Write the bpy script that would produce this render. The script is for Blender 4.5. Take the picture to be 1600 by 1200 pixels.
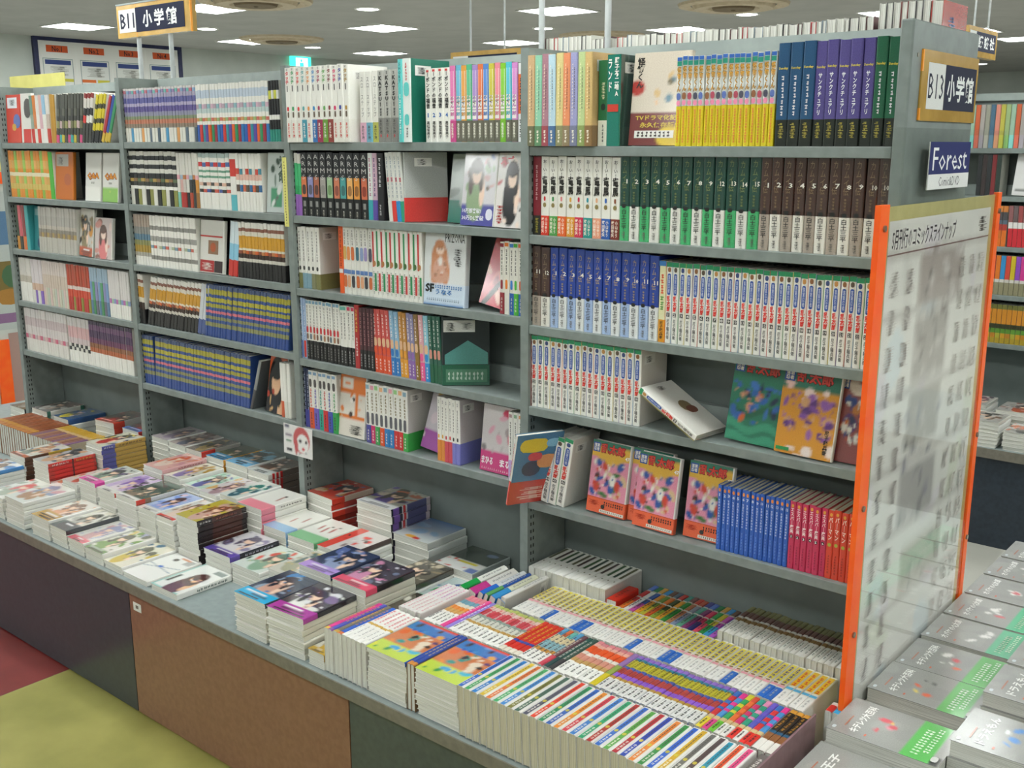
import bpy, math, random
import numpy as np
from mathutils import Matrix, Vector

for _o in list(bpy.data.objects):
    bpy.data.objects.remove(_o)
SC = bpy.context.scene
COL = SC.collection

# ------------------------------------------------------------------ camera
_cam = bpy.data.cameras.new('camera')
_cam.sensor_width = 36.0
_cam.lens = 1658.6 / 1600 * 36
_cam.clip_start = 0.05
_cam.clip_end = 100
CAM = bpy.data.objects.new('camera', _cam)
COL.objects.link(CAM)
_yaw, _pit = -0.6953, 0.2218
_f = Vector((math.sin(_yaw) * math.cos(_pit), math.cos(_yaw) * math.cos(_pit), -math.sin(_pit)))
_r = Vector((math.cos(_yaw), -math.sin(_yaw), 0))
_u = _r.cross(_f)
CAM.matrix_world = Matrix(((_r.x, _u.x, -_f.x, 1.6486), (_r.y, _u.y, -_f.y, -2.0239), (_r.z, _u.z, -_f.z, 1.6377), (0, 0, 0, 1)))
SC.camera = CAM

# ------------------------------------------------------------------ world, exposure
SC.world = bpy.data.worlds.new('world')
SC.world.use_nodes = True
SC.world.node_tree.nodes['Background'].inputs[0].default_value = (0.8, 0.9, 1.0, 1)
SC.world.node_tree.nodes['Background'].inputs[1].default_value = 0.05
SC.view_settings.view_transform = 'Standard'
SC.view_settings.look = 'None'
SC.view_settings.gamma = 1
SC.view_settings.use_curve_mapping = False
SC.view_settings.exposure = 1.45
LIGHT = 11.0        # radiance of the ceiling diffusers

# ------------------------------------------------------------------ colour helpers and materials
def lin(c):
    if isinstance(c, str):
        c = c.lstrip('#')
        if len(c) == 3:
            c = ''.join(k * 2 for k in c)
        c = [int(c[i:i + 2], 16) / 255 for i in (0, 2, 4)]
    return [(x / 12.92 if x <= 0.04045 else ((x + 0.055) / 1.055) ** 2.4) for x in c]

MATS = {}
def node_mat(name, rough=0.5, metal=0.0, spec=0.5, coat=0.0):
    m = bpy.data.materials.new(name)
    m.use_nodes = True
    b = m.node_tree.nodes['Principled BSDF']
    b.inputs['Roughness'].default_value = rough
    b.inputs['Metallic'].default_value = metal
    b.inputs['Specular IOR Level'].default_value = spec
    b.inputs['Coat Weight'].default_value = coat
    b.inputs['Coat Roughness'].default_value = 0.12
    MATS[name] = m
    return m, m.node_tree.nodes, m.node_tree.links, b

def noisy(name, c1, c2, scale=8, rough=0.5, metal=0.0, bump=0.0, detail=6, spec=0.5, coat=0.0, stretch=(1, 1, 1), lo=0.35, hi=0.65):
    m, N, L, b = node_mat(name, rough, metal, spec, coat)
    tc = N.new('ShaderNodeTexCoord'); mp = N.new('ShaderNodeMapping')
    mp.inputs['Scale'].default_value = stretch
    nz = N.new('ShaderNodeTexNoise'); nz.inputs['Scale'].default_value = scale; nz.inputs['Detail'].default_value = detail
    cr = N.new('ShaderNodeValToRGB')
    cr.color_ramp.elements[0].color = (*lin(c1), 1); cr.color_ramp.elements[1].color = (*lin(c2), 1)
    cr.color_ramp.elements[0].position = lo; cr.color_ramp.elements[1].position = hi
    L.new(tc.outputs['Object'], mp.inputs[0]); L.new(mp.outputs[0], nz.inputs['Vector'])
    L.new(nz.outputs['Fac'], cr.inputs[0]); L.new(cr.outputs[0], b.inputs['Base Color'])
    if bump:
        bp = N.new('ShaderNodeBump'); bp.inputs['Strength'].default_value = bump; bp.inputs['Distance'].default_value = 0.002
        L.new(nz.outputs['Fac'], bp.inputs['Height']); L.new(bp.outputs[0], b.inputs['Normal'])
    return m

def printed(name, rough, coat, spec=0.5):
    m, N, L, b = node_mat(name, rough, 0, spec, coat)
    at = N.new('ShaderNodeAttribute'); at.attribute_name = 'Col'
    nz = N.new('ShaderNodeTexNoise'); nz.inputs['Scale'].default_value = 420; nz.inputs['Detail'].default_value = 2
    tc = N.new('ShaderNodeTexCoord')
    mx = N.new('ShaderNodeMix'); mx.data_type = 'RGBA'; mx.blend_type = 'OVERLAY'
    mx.inputs['Factor'].default_value = 0.25
    L.new(tc.outputs['Object'], nz.inputs['Vector'])
    L.new(at.outputs['Color'], mx.inputs[6]); L.new(nz.outputs['Fac'], mx.inputs[7])
    L.new(mx.outputs[2], b.inputs['Base Color'])
    return m

printed('print', 0.34, 0.25)
printed('wrap', 0.16, 0.9)
printed('matte_print', 0.7, 0.0, 0.3)

def page_mat(name, base, line, axis):
    m, N, L, b = node_mat(name, 0.85, 0, 0.2)
    tc = N.new('ShaderNodeTexCoord'); wv = N.new('ShaderNodeTexNoise'); mp = N.new('ShaderNodeMapping')
    sc = [6, 6, 6]; sc[axis] = 900
    mp.inputs['Scale'].default_value = sc
    wv.inputs['Scale'].default_value = 1.0; wv.inputs['Detail'].default_value = 3
    cr = N.new('ShaderNodeValToRGB')
    cr.color_ramp.elements[0].color = (*lin(line), 1); cr.color_ramp.elements[1].color = (*lin(base), 1)
    cr.color_ramp.elements[0].position = 0.32; cr.color_ramp.elements[1].position = 0.6
    L.new(tc.outputs['Object'], mp.inputs[0]); L.new(mp.outputs[0], wv.inputs['Vector'])
    L.new(wv.outputs['Fac'], cr.inputs[0]); L.new(cr.outputs[0], b.inputs['Base Color'])
    return m
page_mat('page', '#e0dfd6', '#b2b0a6', 0)
page_mat('page_tan', '#cfc8b0', '#a39c84', 0)

noisy('steel', '#767e7b', '#818a86', 30, 0.42, 0.0, 0.02, spec=0.5)
noisy('steel_panel', '#666e6b', '#6e7673', 14, 0.5, 0.0, 0.02)
noisy('steel_light', '#8f9894', '#99a29e', 30, 0.36, 0.0)
noisy('slot_dark', '#1c1e1d', '#262827', 30, 0.8)
noisy('laminate_slate', '#30353b', '#373d44', 60, 0.28, 0.0, 0, spec=0.5)
noisy('laminate_brown', '#7f5844', '#8b644e', 60, 0.28, 0.0, 0, spec=0.5)
noisy('laminate_green', '#424a48', '#4a5350', 60, 0.28, 0.0, 0, spec=0.5)
noisy('laminate_navy', '#232c36', '#2b3540', 60, 0.3)
noisy('table_top', '#828d8c', '#8c9796', 40, 0.4)
noisy('lip', '#6f6a5f', '#7b766a', 60, 0.45)
noisy('seam', '#141414', '#1b1b1b', 30, 0.8)
noisy('floor_olive', '#84803e', '#9c9650', 5, 0.42, 0, 0.03, detail=9, lo=0.3, hi=0.7)
noisy('floor_grey', '#a8a69c', '#b4b2a8', 4, 0.5, 0, 0.02, detail=8)
noisy('floor_red', '#6e2320', '#7d2c27', 6, 0.42, 0, 0.03, detail=9)
noisy('ceiling', '#a0a09c', '#a8a8a4', 3, 0.9, 0, 0.02)
noisy('wall_paint', '#aeb4ae', '#b8beb8', 3, 0.85)
noisy('wall_white', '#d9dad6', '#e2e3df', 3, 0.7)
noisy('navy', '#1d2347', '#242a52', 20, 0.4)
noisy('gold_acrylic', '#b08a3a', '#c29a48', 18, 0.25, 0, 0, coat=0.4)
noisy('orange_plastic', '#ff5a08', '#ff6a14', 20, 0.4)
noisy('amber', '#ff9a1a', '#ffab35', 20, 0.35)
noisy('olive_border', '#c9bd7c', '#d6cb8c', 25, 0.3, coat=0.5)
noisy('screw', '#8a8678', '#9a968a', 60, 0.3, 0.8)
noisy('pole', '#b4b8b8', '#c2c6c6', 30, 0.35, 0.3)
noisy('vent_beige', '#b5a68c', '#c2b39a', 20, 0.7)
noisy('vent_dark', '#6b5c48', '#77684f', 20, 0.8)
noisy('trim_white', '#d0d0cc', '#dcdcd8', 20, 0.6)
noisy('note_yellow', '#d6cf74', '#e0d97e', 20, 0.6)
noisy('plate_mauve', '#7c5f62', '#8a6c6e', 40, 0.35, coat=0.3)
noisy('board_pale', '#b6bab2', '#c8ccc4', 6, 0.5)
noisy('flower_pink', '#f0b8b0', '#f6c6be', 40, 0.6)

def emitter(name, col, s):
    m = bpy.data.materials.new(name); m.use_nodes = True
    N = m.node_tree.nodes; N.clear()
    e = N.new('ShaderNodeEmission'); e.inputs[0].default_value = (*col, 1); e.inputs[1].default_value = s
    o = N.new('ShaderNodeOutputMaterial'); m.node_tree.links.new(e.outputs[0], o.inputs[0])
    MATS[name] = m
emitter('diffuser', (0.95, 1.0, 0.985), LIGHT)
emitter('downlight_glow', (0.97, 1.0, 0.97), LIGHT * 1.2)
emitter('exit_glow', (0.05, 0.75, 0.45), 0.9)
emitter('exit_white', (0.9, 1.0, 0.95), 1.1)

def clear_mat(name, tint, gloss_rough=0.03, fac=0.1):
    m = bpy.data.materials.new(name); m.use_nodes = True
    N = m.node_tree.nodes; N.clear(); L = m.node_tree.links
    t = N.new('ShaderNodeBsdfTransparent'); t.inputs[0].default_value = (*tint, 1)
    g = N.new('ShaderNodeBsdfGlossy'); g.inputs['Roughness'].default_value = gloss_rough
    lw = N.new('ShaderNodeLayerWeight'); pw = N.new('ShaderNodeMath'); pw.operation = 'POWER'; pw.inputs[1].default_value = 4
    fr = N.new('ShaderNodeMath'); fr.operation = 'MULTIPLY_ADD'; fr.inputs[1].default_value = 0.3; fr.inputs[2].default_value = 0.04
    L.new(lw.outputs['Facing'], pw.inputs[0]); L.new(pw.outputs[0], fr.inputs[0])
    mx = N.new('ShaderNodeMixShader'); o = N.new('ShaderNodeOutputMaterial')
    L.new(fr.outputs[0], mx.inputs[0]); L.new(t.outputs[0], mx.inputs[1]); L.new(g.outputs[0], mx.inputs[2]); L.new(mx.outputs[0], o.inputs[0])
    MATS[name] = m
clear_mat('acrylic', (0.985, 0.99, 0.985))

# ------------------------------------------------------------------ mesh helpers
class MB:
    """collects faces for ONE mesh, with a colour per face corner"""
    def __init__(s):
        s.v = []; s.f = []; s.c = []; s.m = []
    def face(s, pts, col=(0.5, 0.5, 0.5), mat=0, cols=None):
        i = len(s.v); s.v += [tuple(p) for p in pts]; s.f.append(tuple(range(i, i + len(pts))))
        s.c += cols if cols is not None else [col] * len(pts); s.m.append(mat)
    def box(s, x0, y0, z0, x1, y1, z1, col=(0.5, 0.5, 0.5), mat=0):
        i = len(s.v)
        s.v += [(x0, y0, z0), (x1, y0, z0), (x1, y1, z0), (x0, y1, z0), (x0, y0, z1), (x1, y0, z1), (x1, y1, z1), (x0, y1, z1)]
        for q in ((0, 3, 2, 1), (4, 5, 6, 7), (0, 1, 5, 4), (1, 2, 6, 5), (2, 3, 7, 6), (3, 0, 4, 7)):
            s.f.append(tuple(i + k for k in q)); s.c += [col] * 4; s.m.append(mat)
    def tube(s, c, r, z0, z1, n=16, col=(0.5, 0.5, 0.5), mat=0, axis='z', r1=None):
        r1 = r if r1 is None else r1; i = len(s.v)
        for rr, zz in ((r, z0), (r1, z1)):
            for k in range(n):
                a = 2 * math.pi * k / n; p = (rr * math.cos(a), rr * math.sin(a), zz)
                if axis == 'x': p = (p[2], p[0], p[1])
                if axis == 'y': p = (p[1], p[2], p[0])
                s.v.append((c[0] + p[0], c[1] + p[1], c[2] + p[2]))
        for k in range(n):
            s.f.append((i + k, i + (k + 1) % n, i + n + (k + 1) % n, i + n + k)); s.c += [col] * 4; s.m.append(mat)
        s.f.append(tuple(i + k for k in reversed(range(n)))); s.c += [col] * n; s.m.append(mat)
        s.f.append(tuple(i + n + k for k in range(n))); s.c += [col] * n; s.m.append(mat)
    def mesh(s, name, mats, smooth=False):
        me = bpy.data.meshes.new(name)
        me.from_pydata(s.v, [], s.f)
        for m in ([mats] if isinstance(mats, str) else mats): me.materials.append(MATS[m])
        me.polygons.foreach_set('material_index', s.m)
        a = me.color_attributes.new('Col', 'FLOAT_COLOR', 'CORNER')
        arr = np.ones((len(s.c), 4), dtype=np.float32); arr[:, :3] = np.array(s.c, dtype=np.float32)[:, :3]
        a.data.foreach_set('color', arr.ravel())
        if smooth: me.polygons.foreach_set('use_smooth', [True] * len(s.f))
        me.update(); return me
    def build(s, name, mats, parent=None, smooth=False):
        return link(name, s.mesh(name, mats, smooth), parent)

def link(name, data, parent=None, mtx=None):
    o = bpy.data.objects.new(name, data); COL.objects.link(o)
    if parent is not None: o.parent = parent
    if mtx is not None: o.matrix_local = mtx
    return o

def tag(o, label, cat, group=None):
    o['label'] = label; o['category'] = cat
    if group: o['group'] = group
    return o

def thing(name, label, cat, mtx=None, group=None):
    return tag(link(name, None, None, mtx if mtx is not None else Matrix()), label, cat, group)

def struct(o):
    o['kind'] = 'structure'; return o

def boxobj(name, b, mat, parent=None, bevel=0.0):
    m = MB(); m.box(*b); o = m.build(name, mat, parent)
    if bevel:
        md = o.modifiers.new('bevel', 'BEVEL'); md.width = bevel; md.segments = 2
    return o

ORD = 'zeroth first second third fourth fifth sixth seventh eighth ninth tenth eleventh twelfth thirteenth fourteenth fifteenth sixteenth seventeenth eighteenth nineteenth twentieth'.split()
def ordinal(n):
    if n <= 20: return ORD[n]
    tens = {2: 'twent', 3: 'thirt', 4: 'fort', 5: 'fift'}[n // 10]
    return tens + 'ieth' if n % 10 == 0 else tens + 'y-' + ORD[n % 10]
CARD = 'zero one two three four five six seven eight nine ten eleven twelve thirteen fourteen fifteen sixteen seventeen eighteen nineteen twenty'.split()

# ------------------------------------------------------------------ flat print: lettering and marks
_TC = bpy.data.curves.new('lettering_source', 'FONT'); _TC.resolution_u = 1
_TO = bpy.data.objects.new('lettering_source', _TC)
_GL = {}
def glyphs(text, bold):
    k = (text, bold)
    if k not in _GL:
        _TC.body = text; _TC.offset = bold; _TC.space_line = 1.0
        _TC.align_x = 'CENTER' if '\n' in text else 'LEFT'
        me = bpy.data.meshes.new_from_object(_TO)
        V = np.array([v.co[:] for v in me.vertices]) if len(me.vertices) else np.zeros((0, 3))
        F = [tuple(p.vertices) for p in me.polygons]
        bpy.data.meshes.remove(me); _GL[k] = (V, F)
    return _GL[k]

def vert(t): return '\n'.join('｜' if ch == 'ー' else ch for ch in t)

_PR = {}
def print_mesh(elems, W, H, mat='print'):
    """elems in fractions of a W x H face: ('t' text box) ('v' vertical text) ('r' rectangle) ('o' oval) ('d' illegible small print)"""
    key = (tuple(elems), round(W, 4), round(H, 4), mat)
    if key in _PR: return _PR[key]
    b = MB()
    for i, e in enumerate(elems):
        z = 0.00025 + 0.0001 * i
        k = e[0]
        if k in 'tv':
            _, txt, u0, v0, u1, v1, col = e[:7]; bold = e[7] if len(e) > 7 else 0.02
            V, F = glyphs(vert(txt) if k == 'v' else txt, bold)
            if not len(V): continue
            lo = V.min(0); hi = V.max(0); sx = (u1 - u0) * W / max(hi[0] - lo[0], 1e-6); sy = (v1 - v0) * H / max(hi[1] - lo[1], 1e-6)
            fx = min(sx, sy * 1.5); fy = min(sy, sx * 2.2); du = ((sx - fx) * (hi[0] - lo[0])) / 2; dv = ((sy - fy) * (hi[1] - lo[1])) / 2; sx, sy = fx, fy
            P = [((p[0] - lo[0]) * sx + u0 * W + du, (p[1] - lo[1]) * sy + v0 * H + dv, z) for p in V]
            c = lin(col)
            i0 = len(b.v); b.v += P
            for f in F:
                b.f.append(tuple(i0 + q for q in f)); b.c += [c] * len(f); b.m.append(0)
        elif k == 'r':
            _, u0, v0, u1, v1, col = e
            b.face([(u0 * W, v0 * H, z), (u1 * W, v0 * H, z), (u1 * W, v1 * H, z), (u0 * W, v1 * H, z)], lin(col))
        elif k == 'o':
            _, u0, v0, u1, v1, col = e
            n = 12; cx, cy, rx, ry = (u0 + u1) / 2 * W, (v0 + v1) / 2 * H, (u1 - u0) / 2 * W, (v1 - v0) / 2 * H
            q = min(rx, ry); pts = []
            for a in range(n):
                t = 2 * math.pi * a / n; x, y = math.cos(t), math.sin(t)
                pts.append((cx + x * q + (rx - q) * (1 if x > 0.01 else -1 if x < -0.01 else 0), cy + y * q + (ry - q) * (1 if y > 0.01 else -1 if y < -0.01 else 0), z))
            b.face(pts, lin(col))
        elif k == 'p':
            b.face([(p[0] * W, p[1] * H, z) for p in e[1]], lin(e[2]))
        elif k == 'd':
            _, u0, v0, u1, v1, col, n = e
            rn = random.Random(int(n * 97 + v0 * 1000)); c = lin(col)
            horiz = (u1 - u0) * W > (v1 - v0) * H * 3
            for q in range(n):      # small strokes, too fine to read
                a = q / n; bb = a + (0.6 + 0.25 * rn.random()) / n
                for w in range(3 if n < 14 else 2):
                    e0 = 0.05 + 0.25 * rn.random(); e1 = 0.7 + 0.28 * rn.random()
                    if w == 1: p0, p1, s0, s1 = e0, e1, 0.0, 1.0; g0 = 0.3 + 0.3 * rn.random(); p0, p1 = g0, g0 + 0.22
                    else: p0, p1 = e0, e1; s0 = (0.05 if w == 0 else 0.6) + 0.1 * rn.random(); s1 = s0 + 0.26
                    if horiz:
                        x0, x1, y0, y1 = a + (bb - a) * p0, a + (bb - a) * p1, s0, s1
                        x0, x1, y0, y1 = u0 + (u1 - u0) * x0, u0 + (u1 - u0) * x1, v0 + (v1 - v0) * y0, v0 + (v1 - v0) * y1
                    else:
                        x0, x1, y0, y1 = u0 + (u1 - u0) * p0, u0 + (u1 - u0) * p1, v0 + (v1 - v0) * (a + (bb - a) * s0), v0 + (v1 - v0) * (a + (bb - a) * min(s1, 1))
                    b.face([(x0 * W, y0 * H, z), (x1 * W, y0 * H, z), (x1 * W, y1 * H, z), (x0 * W, y1 * H, z)], c)
    me = b.mesh('lettering', mat); _PR[key] = me
    return me

SPINE_M = Matrix(((1, 0, 0, 0), (0, 0, -1, 0), (0, 1, 0, 0), (0, 0, 0, 1)))
def front_m(d): return Matrix(((0, 0, -1, 0), (-1, 0, 0, d), (0, 1, 0, 0), (0, 0, 0, 1)))
def back_m(t): return Matrix(((0, 0, 1, t), (1, 0, 0, 0), (0, 1, 0, 0), (0, 0, 0, 1)))

# ------------------------------------------------------------------ cover pictures: colours on a grid of small faces
def paint(ops, nu=26, nv=38, seed=0):
    S = 3; rn = np.random.RandomState(seed)
    U, V = np.meshgrid((np.arange((nu + 1) * S) + 0.5) / ((nu + 1) * S), (np.arange((nv + 1) * S) + 0.5) / ((nv + 1) * S))
    I = np.zeros(U.shape + (3,)); A = 1.42
    def put(mask, c): I[mask] = lin(c)
    for o in ops:
        k = o[0]
        if k == 'bg': put(U > -1, o[1])
        elif k == 'r': put((U >= o[1]) & (U <= o[3]) & (V >= o[2]) & (V <= o[4]), o[5])
        elif k == 'e':
            t = o[6] if len(o) > 6 else 0
            x = U - o[1]; y = (V - o[2]) * A; c, s = math.cos(t), math.sin(t)
            put(((x * c + y * s) / o[3]) ** 2 + ((-x * s + y * c) / (o[4] * A)) ** 2 < 1, o[5])
        elif k == 's':      # slanted stripe a*u+b < v < a*u+b2
            put((V > o[1] * U + o[2]) & (V < o[1] * U + o[3]), o[4])
        elif k == 'wave': put((V > o[1] + o[3] * np.sin(U * o[4] + o[5])) & (V < o[2] + o[3] * np.sin(U * o[4] + o[5])), o[6])
        elif k == 'mess':   # o[1] blobs of o[2] colours inside a box
            x0, y0, x1, y1 = o[3]; s = o[4] if len(o) > 4 else 0.13
            for _ in range(o[1]):
                cx, cy = rn.uniform(x0, x1), rn.uniform(y0, y1); rx, ry = rn.uniform(0.25, 1, 2) * s; t = rn.uniform(0, 3.1)
                x = U - cx; y = (V - cy) * A; c, sn = math.cos(t), math.sin(t)
                put(((x * c + y * sn) / rx) ** 2 + ((-x * sn + y * c) / (ry * 0.7)) ** 2 < 1, o[2][rn.randint(len(o[2]))])
        elif k == 'fig':    # a generic figure: hair, face, clothes
            _, cx, cy, s, hair, skin, cloth = o
            def el(x, y, a, b_, c): put(((U - cx - x * s) / (a * s)) ** 2 + ((V - cy - y * s) / (b_ * s)) ** 2 < 1, c)
            el(0, -0.75, 0.5, 0.55, cloth); el(-0.35, -0.55, 0.16, 0.4, cloth); el(0.38, -0.5, 0.15, 0.4, skin)
            el(0, 0.05, 0.42, 0.36, hair); el(-0.3, -0.2, 0.16, 0.4, hair); el(0.3, -0.15, 0.14, 0.36, hair)
            el(0.02, -0.05, 0.27, 0.24, skin); el(-0.02, 0.1, 0.3, 0.12, hair)
        elif k == 'grad':
            g = V[..., None]; I[:] = np.array(lin(o[1])) * (1 - g) + np.array(lin(o[2])) * g
    I = I.reshape(nv + 1, S, nu + 1, S, 3).mean((1, 3))
    return I

def auto_art(bg, pal, band=None, seed=0, top=None, fig=True, n=14, bandh=0.2):
    rn = random.Random(seed)
    o = [('bg', bg), ('mess', n, tuple(pal), (0.05, 0.25, 0.95, 0.95), 0.2)]
    if fig:
        o.append(('fig', 0.35 + 0.3 * rn.random(), 0.6 + 0.1 * rn.random(), 0.46, pal[0], '#f0cdb4', pal[1 % len(pal)]))
        o.append(('mess', 16, tuple(pal), (0.05, 0.2, 0.95, 0.95), 0.07))
    if top: o += [('r', 0.06, 0.8, 0.94, 0.95, top), ('mess', 7, (bg,), (0.1, 0.81, 0.9, 0.94), 0.05)]
    if band: o += [('r', 0, 0, 1, bandh, band), ] + [('r', .08 + .3 * rn.random(), bandh * q, .6 + .35 * rn.random(), bandh * (q + .13), '#e8e6e4' if q > .5 else '#3a3438') for q in (.18, .42, .66)]
    return paint(o, seed=seed + 11)
# ------------------------------------------------------------------ book builder
# a book's own axes: x = thickness (front cover at x=0), y = depth from the spine (y=0), z = height
_CV = {}
def cover_faces(b, t, d, h, strips, side, wrap=0.0, art=None, off=(0, 0, 0), backside=None):
    r = min(0.003, t * 0.3); w = 0.0008; ox, oy, oz = off
    S = [(f, lin(c)) for f, c in strips]; sd = lin(side); bs = lin(backside) if backside else sd
    P = [(0, d), (0, r), (r * 0.3, r * 0.3), (r, 0), (t - r, 0), (t - r * 0.3, r * 0.3), (t, r), (t, d)]
    Q = [(w, d), (w, w * 1.4), (t - w, w * 1.4), (t - w, d)]
    z0 = 0.0
    T = lambda p, z: (p[0] + ox, p[1] + oy, z + oz)
    for f, c in S:
        z1 = h * f
        for i in range(7):
            if i == 0 and art is not None: continue
            cc = c if 1 <= i <= 5 or f <= wrap + 1e-6 else (sd if i == 0 else bs)
            b.face([T(P[i], z0), T(P[i + 1], z0), T(P[i + 1], z1), T(P[i], z1)], cc)
        z0 = z1
    if art is not None:
        nv, nu = art.shape[0] - 1, art.shape[1] - 1; i0 = len(b.v)
        for j in range(nv + 1):
            for i in range(nu + 1):
                b.v.append((ox, oy + d + (r - d) * i / nu, oz + h * j / nv))
        A = art.reshape(-1, 3).tolist(); n = nu + 1
        for j in range(nv):
            for i in range(nu):
                q = (j * n + i, j * n + i + 1, j * n + n + i + 1, j * n + n + i)
                b.f.append(tuple(i0 + k for k in q)); b.c += [A[k] for k in q]; b.m.append(0)
    for z, c in ((h, S[-1][1]), (0, S[0][1])):
        ring = [T(p, z) for p in P] + [T(p, z) for p in reversed(Q)]
        b.face(ring if z == 0 else ring[::-1], sd)
    for a in range(3):
        b.face([T(Q[a], 0), T(Q[a + 1], 0), T(Q[a + 1], h), T(Q[a], h)], sd)
    b.face([T(P[0], 0), T(Q[0], 0), T(Q[0], h), T(P[0], h)], sd)
    b.face([T(P[7], 0), T(P[7], h), T(Q[3], h), T(Q[3], 0)], sd)

def page_faces(b, t, d, h, mat=0):
    b.box(0.0009, 0.0016, 0.0015, t - 0.0009, d - 0.002, h - 0.0015, (0.7, 0.68, 0.6), mat)

def cached(key, fn):
    if key not in _CV: _CV[key] = fn()
    return _CV[key]

def book(name, label, mtx, t, d, h, strips, side='#e2e0d8', spine=(), front=(), back=(), band=None, art=None, artkey=None,
         parts=True, group=None, mat='print', page='page', wrap=0.0, cat='book', backside=None, spinem='title'):
    t = round(t, 4); key = (t, d, h, tuple(strips), side, wrap, mat, artkey, backside)
    if not parts:
        def mk():
            b = MB(); cover_faces(b, t, d, h, strips, side, wrap, art, backside=backside); page_faces(b, t, d, h, 1)
            return b.mesh(name, [mat, page])
        return tag(link(name, cached(('one', page) + key, mk), None, mtx), label, cat, group)
    def mc():
        b = MB(); cover_faces(b, t, d, h, strips, side, wrap, art, backside=backside); return b.mesh('cover', mat)
    def mp():
        b = MB(); page_faces(b, t, d, h); return b.mesh('page_block', page)
    root = thing(name, label, cat, mtx, group)
    link('cover', cached(('c',) + key, mc), root)
    link('page_block', cached(('p', t, d, h, page), mp), root)
    if band:
        f, bc = band[:2]; e = 0.0004
        def mb():
            b = MB(); cover_faces(b, t + 2 * e, d + e, h * f, [(1.0, bc)], bc, 1.0, None, (-e, -e, 0.0004)); return b.mesh('paper_band', mat)
        link('paper_band', cached(('b', t, d, h, f, bc, mat), mb), root)
    if spine:
        o = link('title', print_mesh(tuple(spine), t, h), root, Matrix.Translation((0, -0.0004, 0)) @ SPINE_M)
    if front:
        link('cover_lettering', print_mesh(tuple(front), d, h, mat), root, Matrix.Translation((-0.0004, 0, 0)) @ front_m(d))
    if back:
        link('barcode_label', print_mesh(tuple(back), d, h, mat), root, Matrix.Translation((0.0004, 0, 0)) @ back_m(t))
    return root

def R4(cols, loc):   # matrix from axis columns
    return Matrix(((cols[0][0], cols[1][0], cols[2][0], loc[0]), (cols[0][1], cols[1][1], cols[2][1], loc[1]), (cols[0][2], cols[1][2], cols[2][2], loc[2]), (0, 0, 0, 1)))
RZ = lambda a: Matrix.Rotation(math.radians(a), 4, 'Z')
RX = lambda a: Matrix.Rotation(math.radians(a), 4, 'X')
RY = lambda a: Matrix.Rotation(math.radians(a), 4, 'Y')
TR = lambda x, y, z: Matrix.Translation((x, y, z))

def m_flat(xr, y0, ztop, d, rot=0):      # lying, front cover up, spine at x=xr, tail at y=y0
    return TR(xr, y0, ztop) @ RZ(rot) @ R4(((0, 0, -1), (-1, 0, 0), (0, 1, 0)), (0, 0, 0))
def m_spineup(x0, y0, zb, d, lean=0):    # standing on its fore-edge, spine up
    return TR(x0, y0, zb) @ RY(lean) @ R4(((1, 0, 0), (0, 0, -1), (0, 1, 0)), (0, 0, d))
def m_face(x0, y0, z0, d, rec=8, roll=0, yaw=0):   # front cover to the aisle, reclined; x0 = left bottom corner
    return TR(x0, y0, z0 + .0165 * math.sin(math.radians(rec)) + d * math.sin(math.radians(abs(roll)))) @ RZ(yaw) @ RX(-rec) @ RY(roll) @ R4(((0, 1, 0), (-1, 0, 0), (0, 0, 1)), (d, 0, 0))

BAR = lambda u=0.12, v=0.8: (('r', u, v, u + 0.4, v + 0.12, '#e8e6e0'), ('d', u + 0.04, v + 0.02, u + 0.3, v + 0.1, '#2a2a2a', 9))

# ------------------------------------------------------------------ room shell
b = MB(); b.box(-10.4, -7, -0.1, 7, 17, 0); struct(b.build('floor', 'floor_grey'))
fl = bpy.data.objects['floor']
b = MB(); b.box(-4.5, -1.75, 0.0, -1.4305, -0.5, 0.0015); b.build('floor_panel', 'floor_red', fl)
b = MB(); b.box(-1.4295, -1.75, 0.0, 1.9, -0.5, 0.0015); b.build('floor_panel', 'floor_olive', fl)
b = MB(); b.box(-1.4304, -1.75, 0.0, -1.4296, -0.5, 0.0019); b.build('floor_seam', 'lip', fl)
b = MB(); b.box(-10.4, -7, 2.8, 7, 17, 2.9); struct(b.build('ceiling', 'ceiling'))
b = MB(); b.box(-10.4, -7, 0, -10.2, 17, 2.8); struct(b.build('wall_left', 'wall_paint'))
b = MB(); b.box(-10.4, 17, 0, 7, 17.2, 2.8); struct(b.build('wall_back', 'wall_paint'))
b = MB(); b.box(7, -7, 0, 7.2, 17, 2.8); struct(b.build('wall_right', 'wall_paint'))
b = MB(); b.box(-10.4, -7.2, 0, 7, -7, 2.8); struct(b.build('wall_front', 'wall_paint'))

# ceiling lights
_tf = _td = None
def troffer(x, y, label):
    global _tf, _td
    t = thing('ceiling_light', label, 'light', TR(x, y, 2.8), 'square ceiling lights')
    if _tf is None:
        b = MB(); s = 0.27
        for a in ((-s, -s, s, -s + 0.02), (-s, s - 0.02, s, s), (-s, -s + 0.02, -s + 0.02, s - 0.02), (s - 0.02, -s + 0.02, s, s - 0.02)):
            b.box(a[0], a[1], -0.012, a[2], a[3], 0.0)
        _tf = b.mesh('frame', 'trim_white')
        b = MB(); b.box(-0.25, -0.25, -0.006, 0.25, 0.25, -0.001); _td = b.mesh('diffuser', 'diffuser')
    link('frame', _tf, t); link('diffuser', _td, t)
for i in range(-2, 5):  # last column, out of view, is added to brighten surfaces facing right
    for j in range(-4, 4):
        x, y = -4.38 + 2.24 * i, 3.77 + 2.07 * j
        if x < -9.8 or x > 6.5 or y < -6.5: continue
        nm = 'square ceiling light, %s row from the front, %s from the left wall' % (ordinal(j + 5), ordinal(i + 3))
        troffer(x, y, nm)
troffer(-1.9, 11.2, 'lone square ceiling light far behind the right sign')
_d1 = _d2 = None
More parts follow.
